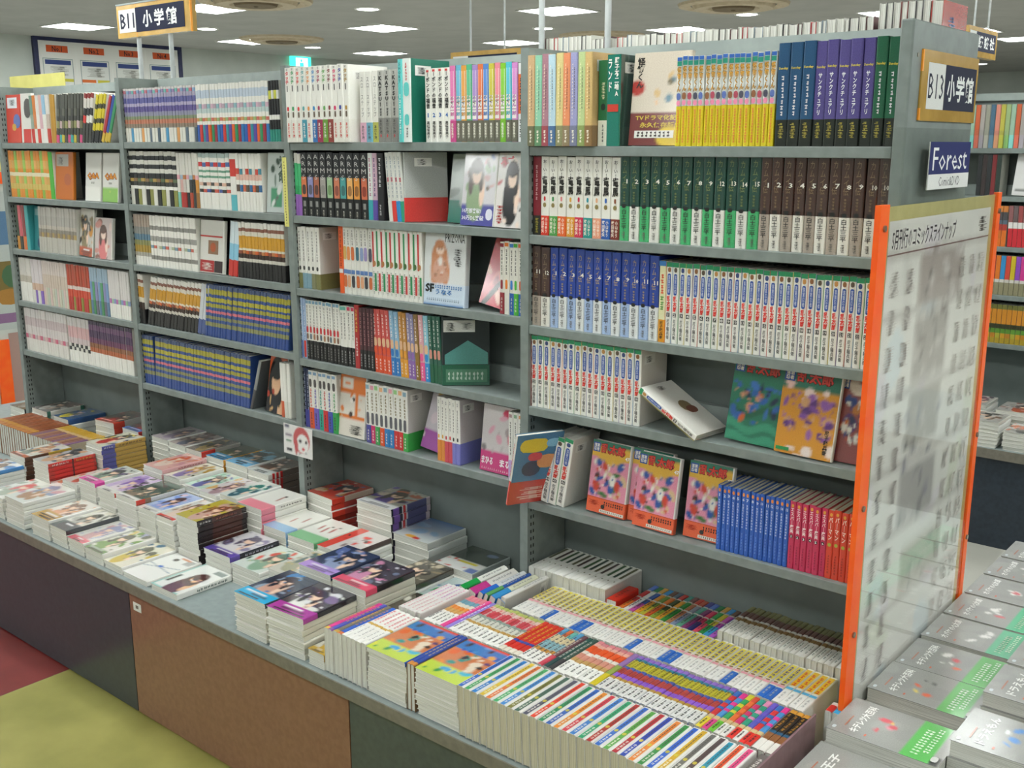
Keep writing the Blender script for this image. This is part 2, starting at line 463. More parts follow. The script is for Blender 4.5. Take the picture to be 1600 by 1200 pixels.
def downlight(x, y, label):
    global _d1, _d2
    t = thing('downlight', label, 'light', TR(x, y, 2.8), 'round downlights')
    if _d1 is None:
        b = MB(); n = 24
        for k in range(n):
            a0, a1 = 2 * math.pi * k / n, 2 * math.pi * (k + 1) / n
            for (r0, z0, r1, z1) in ((0.12, 0.0, 0.115, -0.008), (0.115, -0.008, 0.095, -0.008), (0.095, -0.008, 0.09, -0.001)):
                b.face([(r0 * math.cos(a0), r0 * math.sin(a0), z0), (r1 * math.cos(a0), r1 * math.sin(a0), z1), (r1 * math.cos(a1), r1 * math.sin(a1), z1), (r0 * math.cos(a1), r0 * math.sin(a1), z0)])
        _d1 = b.mesh('trim_ring', 'trim_white')
        b = MB(); b.tube((0, 0, 0), 0.094, -0.005, -0.001, 24); _d2 = b.mesh('lamp', 'downlight_glow')
    link('trim_ring', _d1, t); link('lamp', _d2, t)
for k, (x, y, w) in enumerate([(-5.60, 4.69, 'above the white tall comics'), (-8.91, 6.83, 'beside the exit sign'), (-8.08, 4.75, 'right of the gold hanging sign'), (-5.40, 6.93, 'behind the left pole'),
                               (-3.23, 7.17, 'above the right bookcase'), (-3.49, 14.9, 'far off behind the end sign'), (-4.0, 15.9, 'farthest off at the right'), (-1.0, 2.7, 'out over the rear aisle')]):
    downlight(x, y, 'small round downlight ' + w)
def vent(x, y, label):
    t = thing('air_diffuser', label, 'vent', TR(x, y, 2.8), 'round ceiling air diffusers')
    b = MB(); n = 32
    def ring(b, prof):
        for k in range(n):
            a0, a1 = 2 * math.pi * k / n, 2 * math.pi * (k + 1) / n
            for (r0, z0), (r1, z1) in zip(prof, prof[1:]):
                b.face([(r0 * math.cos(a0), r0 * math.sin(a0), z0), (r1 * math.cos(a0), r1 * math.sin(a0), z1), (r1 * math.cos(a1), r1 * math.sin(a1), z1), (r0 * math.cos(a1), r0 * math.sin(a1), z0)])
    ring(b, [(0.47, 0), (0.46, -0.02), (0.40, -0.03), (0.36, -0.012)]); b.build('outer_ring', 'vent_beige', t)
    b = MB(); ring(b, [(0.35, -0.008), (0.33, -0.045), (0.22, -0.04), (0.2, -0.02)]); b.build('cone', 'vent_beige', t)
    b = MB(); ring(b, [(0.19, -0.01), (0.17, -0.05), (0.02, -0.052)]); b.build('core', 'vent_dark', t)
for (x, y, w) in ((-8.33, 5.9, 'left of the exit sign'), (-5.9, 3.72, 'right of the gold hanging sign'), (-2.98, 6.45, 'above the right bookcase'), (-5.36, 7.9, 'behind the two poles')):
    vent(x, y, 'beige round air diffuser ' + w)

# ------------------------------------------------------------------ bookcases
SZ = {4: [1.634, 1.423, 1.200, 0.9926, 0.7434], 3: [1.6436, 1.4329, 1.2169, 1.0016, 0.7839], 2: [1.6461, 1.4346, 1.2243, 1.0126, 0.795], 1: [1.6433, 1.4337, 1.2251, 1.0138, 0.8074]}
BAYN = {4: 'right', 3: 'middle-right', 2: 'middle-left', 1: 'left'}
def bookcase(label, x0, x1, zs, ytop=1.86, left=True, right=False, y0=0.0, full=True):
    t = thing('bookcase', label, 'bookcase', TR(0, 0, 0), 'grey steel bookcases')
    Y = lambda a: a + y0
    if left:
        b = MB(); b.box(x0 - 0.0125, Y(0.0), 0.4222, x0 + 0.0125, Y(0.16), ytop); b.build('upright', 'steel', t)
    if right:
        b = MB(); b.box(x1 - 0.0125, Y(0.0), 0.4222, x1 + 0.0125, Y(0.16), ytop); b.build('upright', 'steel', t)
    b = MB(); b.box(x0 - 0.0125, Y(0.165), 0.4222, x1 - 0.0128, Y(0.185), ytop); b.build('back_panel', 'steel_panel', t)
    b = MB(); b.box(x0 + 0.0126, Y(0.150), ytop - 0.03, x1 - 0.0126, Y(0.1645), ytop + 0.002); b.build('top_rail', 'steel_light', t)
    for z in zs:
        b = MB(); b.box(x0 + 0.0127, Y(0.002), z - 0.022, x1 - 0.0127, Y(0.1645), z)
        s = b.build('shelf', 'steel', t)
        md = s.modifiers.new('bevel', 'BEVEL'); md.width = 0.0015; md.segments = 2
        b = MB(); b.box(x0 + 0.0128, Y(0.146), z + 0.0002, x1 - 0.0128, Y(0.164), z + 0.045); b.build('back_stop', 'steel_light', s)
    # adjustment slots punched in the uprights, too fine to pick apart
    b = MB()
    for sx, s in ((x0 + 0.0126, 1), (x1 - 0.0126, -1)):
        z = 0.45
        while z < ytop - 0.03:
            for yy in (0.012, 0.022):
                b.box(min(sx, sx + s * 0.0003), Y(yy), z, max(sx, sx + s * 0.0003), Y(yy + 0.004), z + 0.009)
            z += 0.02
    o = b.build('adjustment_slots', 'slot_dark', t); o['kind'] = 'stuff'
    return t
bookcase('grey steel bookcase at the right end, beside the tall poster board', 0.0, 0.9, SZ[4])
bookcase('grey steel bookcase second from the right, with the price card', -0.9, 0.0, SZ[3])
bookcase('grey steel bookcase third from the right, below the gold hanging sign', -1.8, -0.9, SZ[2])
bookcase('grey steel bookcase at the far left end of the row', -2.7, -1.8, SZ[1])
# end panel closing the double row on the right
t = thing('end_panel', 'tall grey steel end panel carrying the two shop signs', 'panel')
b = MB(); b.box(0.8875, 0.0, 0.4222, 0.9125, 0.38, 1.862); o = b.build('panel', 'steel', t)
o.modifiers.new('bevel', 'BEVEL').width = 0.003
b = MB()
for z in (0.7, 1.25, 1.8):
    for y in (0.03, 0.35): b.tube((0.9125, y, z), 0.004, 0, 0.0012, 10, axis='x')
o = b.build('screw_heads', 'screw', t); o['kind'] = 'stuff'
# the far half of the double row (seen over the top): back and top shelf
t = thing('bookcase', 'rear half of the double bookcase, seen only over its top', 'bookcase', group='grey steel bookcases')
b = MB(); b.box(-2.7, 0.19, 0.4222, 0.8870, 0.205, 1.80); b.build('back_panel', 'steel_panel', t)
b = MB(); b.box(-2.7, 0.2055, 1.655, 0.8870, 0.38, 1.677); b.build('shelf', 'steel', t)

# ------------------------------------------------------------------ display table under the bookcases
TZ = 0.422
t = thing('display_table', 'long low grey-topped display table with slate and brown front panels', 'table')
b = MB(); b.box(-3.4, -0.555, TZ - 0.03, 0.95, 0.38, TZ); o = b.build('table_top', 'table_top', t)
b = MB(); b.box(-3.4, -0.5585, TZ - 0.031, 0.95, -0.5552, TZ - 0.0005); b.build('front_lip', 'lip', t)
xs = [-3.4, -2.914, -1.967, -1.0209, -0.0784, 0.868, 0.95]
cols = ['laminate_brown', 'laminate_brown', 'laminate_slate', 'laminate_brown', 'laminate_green', 'laminate_slate']
cols[1] = 'laminate_slate'; cols[2] = 'laminate_slate'
for i in range(6):
    b = MB(); b.box(xs[i] + 0.002, -0.545, 0.006, xs[i + 1] - 0.002, -0.527, TZ - 0.0315); p = b.build('front_panel', cols[i], t)
b = MB(); b.box(-3.39, -0.526, 0.0, 0.94, 0.37, TZ - 0.0305); b.build('carcass', 'seam', t)
b = MB(); b.box(-1.000, -0.5458, 0.335, -0.960, -0.5451, 0.36); o = b.build('number_label', 'trim_white', t); 
b = MB(); b.box(-0.987, -0.5462, 0.343, -0.973, -0.5459, 0.353); b.build('label_print', 'lip', o)
# end table for the grey volumes
t = thing('display_table', 'end display table under the grey wrapped volumes', 'table')
b = MB(); b.box(0.9515, -0.62, TZ - 0.03, 1.75, 1.5, TZ); b.build('table_top', 'table_top', t)
b = MB(); b.box(0.97, -0.6, 0.0, 1.73, 1.48, TZ - 0.0305); b.build('carcass', 'laminate_slate', t)
b = MB(); b.box(0.9515, -0.6235, TZ - 0.031, 1.75, -0.6202, TZ - 0.0005); b.build('front_lip', 'lip', t)
# ------------------------------------------------------------------ book designs
DS = {}
def D(name, desc, h, d, st, A='', B='', C='', side='#e6e4dd', kind='comic_book', band=None, spine=None, mat='print', wrap=0.0, lean=0, y=0.012, back=None, nums=None, dark=None, page='page'):
    DS[name] = dict(desc=desc, h=h, d=d, st=st, A=A.split(), B=B.split(), C=C.split(), side=side, kind=kind, band=band, spine=spine, mat=mat, wrap=wrap, lean=lean, y=y, back=back, nums=nums, page=page)

def var(dd, tok, k):
    if tok in 'ABC' and dd[tok]: return dd[tok][k % len(dd[tok])]
    return tok
def strips_of(dd, k):
    return tuple((float(p.split(':')[0]) / 100, var(dd, p.split(':')[1], k)) for p in dd['st'].split())

INK = '#1d1c1c'
# --- right bookcase
D('pastel', 'pastel tall comic', .207, .146, '100:A', 'c9a77c 8ec7a8 a87a86 b5cfdc d8c98a e08d62 9a9ac4 b7c98e cfae72', '6b6a4e 5f8a63 9c4a52 4a6b94 8a8a62 8c7a5c 777a94 8a9a5a 8a6a42',
  side='#d8b27a', band=(.22, 'B'), kind='deluxe_comic', y=-.01,
  spine=lambda k: (('d', .3, .30, .45, .9, '#fff2d0', 16), ('d', .55, .4, .7, .85, '#4a4038', 12), ('d', .3, .04, .7, .18, '#f0ead8', 4)), back=1)
D('darkgreen', 'dark green comic with cream foot', .188, .13, '100:#1b6339', side='#1b5a35', band=(.30, '#d5d4c2'), spine=lambda k: (('o', .3, .42, .7, .5, '#10261a'), ('d', .3, .55, .7, .75, '#d8d8b0', 6), ('d', .4, .05, .6, .26, '#222', 5)))
D('tealfan', 'thick teal comic with white title', .198, .14, '100:#1c7565', side='#2a4a40', mat='wrap', y=0.0, spine=lambda k: (('v', '藤子不二雄A', .58, .55, .92, .97, '#f4f4ee'), ('v', 'ランド', .12, .6, .4, .95, '#f4f4ee'), ('r', .1, .38, .9, .46, '#c33a2a')), back=1)
D('kaibutsu', 'yellow-footed white comic', .186, .113, '45:#dcc82a 100:#dfe0dc', side='#e6e3d8', wrap=.45, mat='wrap',
  spine=lambda k: (('r', .08, .955, .92, .995, '#2f5fae'), ('r', .08, .90, .92, .95, '#1f8a72'), ('v', '怪物くん', .1, .61, .9, .89, '#5a4418', .06), ('v', '怪物くん', .14, .614, .86, .886, '#e0a020', .01), ('o', .12, .52, .88, .60, ('#5b6fb0', '#8a5a3a', '#b0485a', '#4a4a5a')[k % 4]), ('o', .14, .455, .86, .515, '#e88aa8'), ('d', .3, .04, .7, .42, '#d8643a', 12)))
_dk = lambda w: (lambda k: (('d', .25, .08, .75, .24, '#9c9040', 5), ('t', 'Sunday', .12, .74, .88, .77, '#d9c53a'), ('v', w, .34, .3, .66, .7, '#e8e8ec') if w else ('d', .36, .3, .64, .7, '#d8d8dc', 7)) )
D('navythick', 'thick steel-blue comic', .20, .13, '26:#20241f 100:#264f74', side='#264f74', wrap=.26, mat='wrap', kind='deluxe_comic', spine=_dk(None))
D('purplethick', 'thick purple comic', .20, .13, '26:#20241f 100:#544a86', side='#544a86', wrap=.26, mat='wrap', kind='deluxe_comic', spine=_dk('サンクチュアリ'))
D('greenthick', 'thick green comic', .20, .13, '26:#20241f 100:#1f5a40', side='#1f5a40', wrap=.26, mat='wrap', kind='deluxe_comic', spine=_dk(None))
D('crimson', 'dark red comic', .187, .128, '25:#23231d 100:#7a1f2b', side='#7a1f2b', spine=lambda k: (('d', .35, .45, .65, .9, '#c9a0a0', 8), ('d', .25, .03, .75, .22, '#a8a040', 6)), kind='deluxe_comic')
D('ryoma', 'white comic with brush title', .187, .128, '100:#e2dfd6', 'd83a26 4f9a4a e2652c dc9a2c cf2f4e 23908a e39a7a 2a5aa8 7a3226', side='#e2dfd6', band=(.25, 'A'), kind='deluxe_comic',
  spine=lambda k: (('v', 'おーい!', .3, .76, .7, .96, '#3a3836'), ('v', '竜馬', .16, .52, .84, .76, '#26231f', .04), ('o', .38, .44, .62, .5, ('#c33', '#3a8a4a', '#d88', '#d8a03a', '#c3304a', '#2a8a9a', '#d8a078', '#2a5aa8', '#8a4a2a')[k % 9]), ('o', .3, .36, .7, .42, '#8a7a4a'), ('v', '武田鉄矢', .14, .03, .46, .23, '#f4ead8'), ('v', '小山ゆう', .56, .03, .86, .23, '#f4ead8')))
def _kamui(gold):
    def f(k, n=None):
        return (('v', 'カムイ伝', .28, .60, .72, .93, gold, .0), ('t', str(n), .55, .66, .95, .71, '#e4e0d4') if n else ('d', .4, .44, .6, .58, gold, 3), ('d', .35, .45, .65, .58, gold, 4), ('o', .25, .38, .7, .425, '#1c1a18'), ('v', '白土三平', .24, .135, .76, .365, '#23211f', .012), ('d', .3, .03, .7, .11, '#6a6660', 5))
    return f
KW = dict(h=.195, d=.13, kind='deluxe_comic', mat='wrap')
D('kamuigreen', 'dark green comic with pale foot', st='40:B 100:#21443a', B='45ab6c dedcd4', side='#21443a', wrap=.40, spine=_kamui('#6f7a44'), nums='1 2 3 4 5 6 7 8 9 12 13 14 15', **KW)
D('kamuibrown', 'brown comic with pale foot', st='38:B 100:#46302a', B='a89b8f dedad0', side='#46302a', wrap=.38, spine=_kamui('#7f6748'), nums='1 2 3 4 5 6 7 8 9 10 10', **KW)
D('kamuibrown2', 'brown comic with pale foot', st='38:B 100:#46302a', B='a89b8f dedad0', side='#46302a', wrap=.38, spine=_kamui('#7f6748'), nums='11 12', **KW)
D('kamuiblue', 'royal blue comic with pale foot', st='40:B 100:#233f96', B='a4b9dc dcdedd', side='#233f96', wrap=.40, spine=_kamui('#a89468'), nums='1 2 3 4 5 6 7 8 9 10 11 11', **KW)
def _ranta(k, n=None):
    return (('r', 0, .945, 1, 1, '#2b8f5f'), ('o', .25, .88, .75, .94, ('#8a5a34', '#5a4a3a', '#3a4a7a', '#c08a4a')[k % 4]), ('o', .22, .60, .78, .865, '#2c4f9c'), ('v', '落第忍者', .34, .625, .66, .845, '#d8dcea', .0), ('v', '乱太郎', .2, .395, .8, .59, '#d8392e', .05),
            ('r', .25, .33, .75, .38, '#3a3836'), ('t', str(n or 20 + k), .3, .337, .7, .373, '#e8e6e0', .01), ('v', '尼子騒兵衛', .28, .05, .72, .30, '#2a2826', .01), ('r', 0, .0, .05, 1, ('#cf4a3a', '#3a7ab0', '#4a9a5a', '#d8c04a', '#7a5aa0')[k % 5]))
D('yellowranta', 'yellow-footed guide comic', .184, .113, '28:#e29b28 100:#e0dcb0', side='#e0dcb0', spine=lambda k: (('r', 0, .94, 1, 1, '#3f7fc0'), ('d', .2, .6, .8, .85, '#e2572f', 4), ('d', .2, .4, .8, .58, '#5a9a3a', 3), ('v', '尼子騒兵衛', .25, .04, .75, .26, '#3a2a1a')))
RW = dict(h=.182, d=.113, st='100:#e9e7df', side='#dcd8d0', spine=_ranta)
D('ranta', 'white comic with green cap', nums='1 2 3 4 5 6 6 7 8 9 10 13 14 15 15 16 16 17 17 18 18 19 19 20 21 21 22 22 23', **RW)
D('ranta4', 'white comic with green cap', nums='23 24 25 25 26 27 28 29 30 31 32 33 34 35 36 37 38', back=1, **RW)
D('ranta5', 'white comic with green cap', nums='44 45 46', lean=9, back=1, **RW)
D('bluepocket', 'blue pocket comic', .152, .106, '100:#2f5fb8', side='#3f6fc4', kind='pocket_comic', nums='1 2 3 4 5 6 7 8 9 10 11 12 13 14 15', page='page_tan',
  spine=lambda k, n=None: (('o', .25, .90, .75, .955, '#e0883a'), ('t', str(n), .25, .83, .75, .875, '#d8e0ec'), ('d', .28, .42, .72, .8, '#c8d6ee', 9), ('d', .32, .08, .68, .36, '#6f96d8', 6)))
D('esper', 'magenta pocket comic', .152, .106, '100:#c43058', side='#c43058', kind='pocket_comic', nums='1 2 3 4 5 6', page='page_tan',
  spine=lambda k, n=None: (('o', .3, .91, .7, .96, '#e0a03a'), ('v', 'エスパー魔美', .22, .53, .78, .9, '#f2e4e4', .02), ('o', .25, .455, .75, .51, '#2a1a20'), ('t', str(n), .36, .465, .64, .5, '#f4f0e8'), ('d', .35, .08, .65, .36, '#8a1c3c', 7)))
D('parman', 'red pocket comic', .152, .106, '100:#d4432c', side='#d4432c', kind='pocket_comic', page='page_tan',
  spine=lambda k: (('o', .3, .91, .7, .96, '#e0a03a'), ('v', 'パーマン', .22, .57, .78, .9, '#f2e8dc', .02), ('o', .25, .47, .75, .525, '#a8a83a'), ('d', .35, .08, .65, .36, '#94241a', 7)))
# --- middle-right bookcase
D('dash12', 'tall white comic with coloured title', .208, .148, '100:#e9e7df', 'd8353a 2f9a56 d8453a 5fa8a8 e0904a 3a8ac8 a83a5a 6aa85a 8a3a3a d82f6a 2f3f9a b08a3a', 'e2e0d6 e2e0d6 e2e0d6 3f93a8 e2e0d6 2f6fb0 96304e 6a9a3a 8a3a34 e2e0d6 e2e0d6 e2e0d6', side='#e6e4dc', kind='deluxe_comic', band=(.3, 'B'), y=-.008, nums='1 2 3 4 5 6 7 8 9 10 11 12', back=1,
  spine=lambda k, n=None: (('d', .3, .96, .7, .99, '#777', 3), ('v', 'タッチ', .22, .78, .8, .95, DS['dash12']['A'][k], .04), ('r', .42, .68, .58, .76, '#3a3a3a'), ('o', .3, .42, .7, .48, DS['dash12']['A'][k]), ('o', .35, .33, .68, .41, '#6a5a4a'), ('v', 'あだち充', .3, .06, .7, .26, '#f2eee4' if DS['dash12']['B'][k] != 'e2e0d6' else '#d8453a')))
D('slow', 'white comic, grey title', .186, .128, '100:#e6e4dc', 'a04a6a 3f7f9a a8a83a', 'd8a8bc 6fa8bc b8b85a', side='#e0ded6', band=(.28, 'B'), spine=lambda k: (('v', 'スローステップ', .3, .36, .7, .92, '#5a5a5a', .0), ('v', 'あだち充', .3, .04, .7, .24, '#3a3a3a')))
D('katsu', 'silver grey comic with black title', .188, .128, '34:#84837e 100:#b4b3ac', side='#b4b3ac', spine=lambda k: (('d', .3, .94, .7, .98, '#333', 2), ('t', 'K\nA\nT\nS\nU\n!', .2, .5, .8, .92, '#1f1e1d', .06), ('d', .3, .37, .75, .48, '#2a2a2a', 3), ('v', 'あだち充', .3, .12, .7, .32, '#4a4946'), ('r', .42, .07, .58, .11, '#c33')))
D('shortprog', 'tall thin turquoise comic', .21, .148, '100:#5cc3c0', side='#d8e0dc', kind='deluxe_comic', y=-.008, spine=lambda k: (('t', '\n'.join('SHORT'), .2, .72, .8, .96, '#2a6a70', .02), ('d', .3, .1, .7, .6, '#e8f4f0', 8)))
D('whiteteal', 'tall white comic with turquoise splash', .211, .148, '100:#dfe4df', side='#22705c', kind='deluxe_comic', y=-.008, back=2, spine=lambda k: (('o', .15, .55, .85, .72, '#62c6c0'), ('o', .2, .2, .8, .34, '#62c6c0'), ('d', .35, .74, .65, .96, '#c33', 6), ('d', .35, .06, .65, .18, '#444', 4)))
D('pound', 'white comic with black title', .184, .128, '100:#e6e4dc', side='#8f8c88', spine=lambda k, n=None: (('v', '1ポンドの福音', .2, .46, .8, .95, '#2a2826', .03), ('t', str(k + 1), .3, .34, .7, .40, '#3a6ab0', .04), ('v', '高橋留美子', .26, .05, .74, .29, '#3a3836'), ('r', .3, .955, .7, .985, '#c33')), back=3)
D('maison', 'pastel-striped comic', .187, .128, '100:A', 'e07ab0 6fb8d4 e0a04a 5ab888 a88ac8 e0784a 5a8ad0 c8c04a e88a98 86c83a 5ac0d0 d08ac8', 'c8508a 6a675a 6a675a 6a675a 6a675a 6a675a 6a675a 6a675a 6a675a 7ab83a 6a675a 6a675a', side='#77746c', band=(.28, 'B'), mat='wrap',
  spine=lambda k: (('r', .14, .3, .86, .93, '#e6e0dc'), ('r', .2, .6, .8, .93, DS['maison']['A'][k]), ('v', 'めぞん一刻', .16, .34, .84, .6, '#4a3a3a', .06), ('v', 'めぞん一刻', .2, .344, .8, .596, DS['maison']['A'][k]), ('v', '高橋留美子', .3, .05, .7, .25, '#e4e0d0')))
D('orangelast', 'orange and white comic', .184, .128, '36:#ddd 86:#d9642a 100:#ddd', side='#ddd', spine=lambda k: (('d', .3, .4, .7, .84, '#2a2018', 6), ('d', .3, .06, .7, .3, '#444', 4)))
D('purplegreen', 'slim purple and green comic', .18, .113, '34:#9a68b8 48:#3aa868 84:#4ab878 100:#d8d4cc', side='#8a5ab0')
D('arms', 'black comic with lettered spine', .182, .128, '30:#17181a 100:#26262a', 'd8784a 8a88b8 a8624a a09a94 9ab890 c87858 4a9a98 e0a860 d8903a c86a4a', '4a3a34 5a5868 5a3a30 8a8680 6a8a5a 8a4a3a 3a6a68 9a6a3a 8a5a2a 8a3a2a', side='#26262a', band=(.12, '#131314'),
  spine=lambda k: (('r', .08, .30, .92, .62, DS['arms']['A'][k]), ('o', .2, .34, .8, .5, DS['arms']['B'][k]), ('t', 'A\nR\nM\nS', .16, .58, .84, .97, '#c9c9c4', -.004), ('r', .3, .15, .7, .24, '#8a8a86'), ('v', '皆川亮二', .3, .01, .7, .11, '#b8b4a8')))
D('tealslim', 'white comic with teal foot', .182, .128, '100:#d8dcd8', side='#ccc', band=(.3, '#3aa0a8'), spine=lambda k: (('d', .3, .36, .7, .94, '#b05a7a', 8),))
D('purpleslim', 'pink comic with purple foot', .182, .128, '100:#c8a8b8', side='#ccc', band=(.3, '#5a4a98'), spine=lambda k: (('d', .3, .36, .7, .94, '#4a3a6a', 8),))
D('blackslim', 'black comic with white marks', .182, .128, '100:#1d1d20', side='#1d1d20', spine=lambda k: (('d', .3, .5, .7, .94, '#d8d8d8', 7), ('d', .3, .08, .7, .25, '#c8c8c8', 4)))
D('leanwhite', 'leaning white comic with coloured foot', .186, .113, '100:#d4d4ce', 'd4d4ce d83a34 2f86c4 2f9a78', side='#b8b8b2', lean=-5, band=(.3, 'A'), spine=lambda k: (('r', .3, .58, .7, .64, '#c8404a'), ('d', .35, .35, .65, .95, '#7a8a98', 10)), back=0)
D('whiteolive', 'white comic with olive foot', .183, .128, '100:#e2e0d8', '77764a 7a9aa8 7a9aa8 7a7a5a 77764a', side='#cfcdc4', band=(.25, 'A'), spine=lambda k: (('d', .34, .45, .66, .95, '#5a5856', 10), ('o', .25, .3, .75, .37, '#3a3a38')), back=4)
D('orangeslim', 'orange comic', .196, .128, '100:#e05a20', side='#e05a20', spine=lambda k: (('d', .3, .4, .7, .94, '#7a2a10', 8), ('r', .1, .3, .9, .36, '#d8d4d0')))
D('whitepic', 'white comic with small picture', .196, .128, '100:#dad8d0', 'c8a05a d8884a c86a3a 3a6a78 8a9ac0 9a8ab8 4a4a58', side='#dad8d0', spine=lambda k: (('o', .1, .5, .9, .7, DS['whitepic']['A'][k]), ('d', .34, .72, .66, .95, '#555', 6), ('r', .05, .3, .95, .36, '#5a7ab0'), ('o', .1, .1, .9, .28, ('#c86a3a', '#d8a07a', '#3a3a40')[k % 3])))
D('redgreen', 'red and green barred comic', .193, .128, '100:#e4e2da', 'c83a3a 2f8a56', '2f8a56 c83a3a', side='#e4e2da', spine=lambda k: (('r', .1, .45, .45, .96, DS['redgreen']['A'][k % 2]), ('o', .15, .46, .85, .54, ('#b0784a', '#4a6a3a')[k % 2]), ('r', .5, .10, .95, .36, DS['redgreen']['B'][k % 2]), ('d', .2, .05, .5, .4, '#8a8a86', 6)))
D('lovecat', 'white comic with coloured foot', .184, .113, '100:#dcd8ce', '8a2a34 dcd8ce 2f5fa8 4aa83a 2a5aa0', '8a2a34 dc7a2a 3a7ac0 4aa83a d8643a', side='#dcd8ce', band=(.3, 'A'), spine=lambda k: (('r', .1, .93, .9, .98, DS['lovecat']['B'][k]), ('d', .3, .55, .7, .9, '#4a4846', 7), ('o', .25, .35, .75, .48, DS['lovecat']['B'][k]), ('d', .3, .05, .7, .25, '#d8d4cc', 4)))
D('paleblue', 'slim pale blue comic', .184, .113, '100:#9fb4d4', side='#ccc', spine=lambda k: (('d', .3, .3, .7, .9, '#e8e8ee', 7), ('r', .1, .02, .9, .3, ('#6a80b8', '#d8382a')[k % 2])))
D('reddot', 'white comic with red dot', .181, .113, '32:#1c1b1c 100:#e2e0d8', side='#1c1b1c', wrap=.32, spine=lambda k: (('r', .1, .94, .9, .99, '#7aa0b8'), ('d', .34, .56, .66, .92, '#3a3a3a', 7), ('o', .2, .45, .8, .56, '#c83034'), ('o', .2, .34, .8, .44, ('#7a5a48', '#5a6a78', '#a87858')[k % 3]), ('d', .3, .05, .7, .26, '#8a8884', 5)))
D('whiteblack', 'white comic with black foot', .178, .113, '32:#1c1b1c 100:#e2e0d8', side='#e2e0d8', wrap=.32, spine=lambda k: (('r', .1, .93, .9, .99, ('#6ab0a0', '#c83a5a')[k // 2]), ('d', .34, .45, .66, .9, '#3a3a3a', 8), ('d', .3, .05, .7, .26, '#aaa', 5)))
D('redslim', 'red comic with yellow title', .186, .113, '100:#a8282a', side='#a8282a', spine=lambda k: (('d', .28, .58, .72, .94, '#d8b04a', 6), ('d', .28, .2, .72, .5, '#e8d8d0', 6)))
D('blackred', 'dark red and black comic', .181, .113, '32:#1c1b1c 100:#4a2a30', side='#1c1b1c', wrap=.32, spine=lambda k: (('d', .3, .4, .7, .94, '#a87878', 8), ('d', .3, .05, .7, .26, '#aaa', 5)))
for nm, ds, c, f in (('redpic', 'red comic with orange foot', 'c8504a', 'd8502a'), ('bluepic', 'pale blue comic with blue foot', '8ab0cc', '2f74b8'), ('orangepic', 'ochre comic with orange foot', 'b8823a', 'dc9a30'), ('purplepic', 'grey purple comic with lilac foot', '8a84a8', '8a64a8'), ('brownpic', 'brown comic', '8a6a3a', '8a6a2a'), ('pinkpic', 'pink comic', 'd8a0a8', 'e45a90'), ('cyanpic', 'cyan comic', '8ac0d0', '2a84c4')):
    D(nm, ds, .183, .113, '100:#' + c, side='#' + c, band=(.28, '#' + f), lean=-3, spine=(lambda c2: lambda k: (('d', .3, .6, .7, .95, '#f0e8e0', 6), ('o', .12, .42, .88, .56, '#d8b08a'), ('o', .15, .30, .85, .42, c2), ('d', .3, .05, .7, .24, '#f0ece4', 4)))('#' + f))
D('greenpic', 'dark green comic', .185, .113, '100:#2a5a4a', side='#20242a', lean=-3, band=(.28, '#1f5a40'), back=0, spine=lambda k: (('d', .3, .55, .7, .95, '#e0e4dc', 7), ('o', .15, .36, .85, .5, '#d08a7a')))
D('navyslim', 'slim navy comic', .186, .113, '30:#4a4a98 100:#2a3350', side='#2a3350', spine=lambda k: (('d', .3, .3, .7, .94, '#b8c0d8', 9),))
D('rainbow', 'white comic with bright foot', .182, .113, '100:#e0ded6', 'd8562a 6a5ab8 2aa08a c82f30 3f50a8 2a9a4a', side='#c9c7be', band=(.36, 'A'), back=5, spine=lambda k: (('r', .15, .93, .85, .98, '#7a9ab8'), ('o', .2, .72, .8, .86, '#4a4644'), ('d', .25, .38, .75, .7, DS['rainbow']['A'][k], 6), ('d', .3, .06, .7, .3, '#3a2a2a', 5)))
D('wakana', 'white comic with coloured foot', .18, .113, '100:#e3e1d9', '4a4a90 c8306a 3a9a50 d8542a 2a7ab8 2a7ab8 c83030 c83030 3aa048', side='#c9c6c0', band=(.3, 'A'), back=6, spine=lambda k: (('r', .15, .9, .85, .97, ('#8ab', '#e8a0b0', '#9c8', '#e8b080')[k % 4]), ('d', .25, .55, .75, .86, '#7a6a3a', 6), ('o', .2, .32, .8, .52, '#5a5a60'), ('d', .3, .05, .7, .24, '#e8e4dc', 4)))
D('hinata', 'white comic with long title', .182, .113, '100:#e4e2da', 'd8883a d8883a c84a58 c84a58 7a7ac0 7a7ac0', side='#c9bfc0', band=(.33, 'A'), back=7, spine=lambda k: (('d', .3, .9, .7, .96, '#888', 2), ('d', .34, .5, .66, .86, '#5a5856', 8), ('o', .3, .36, .7, .42, ('#d8a03a', '#c83a3a', '#2a2a2a')[k // 2])))
D('whitetail', 'white comic', .18, .113, '100:#e3e1d9', 'b89ac8 a08a60 d8872a', side='#e3e1d9', band=(.28, 'A'), spine=lambda k: (('r', .2, .92, .8, .97, ('#a88', '#8a8', '#d96')[k]), ('d', .34, .36, .66, .88, '#5a5856', 9)))

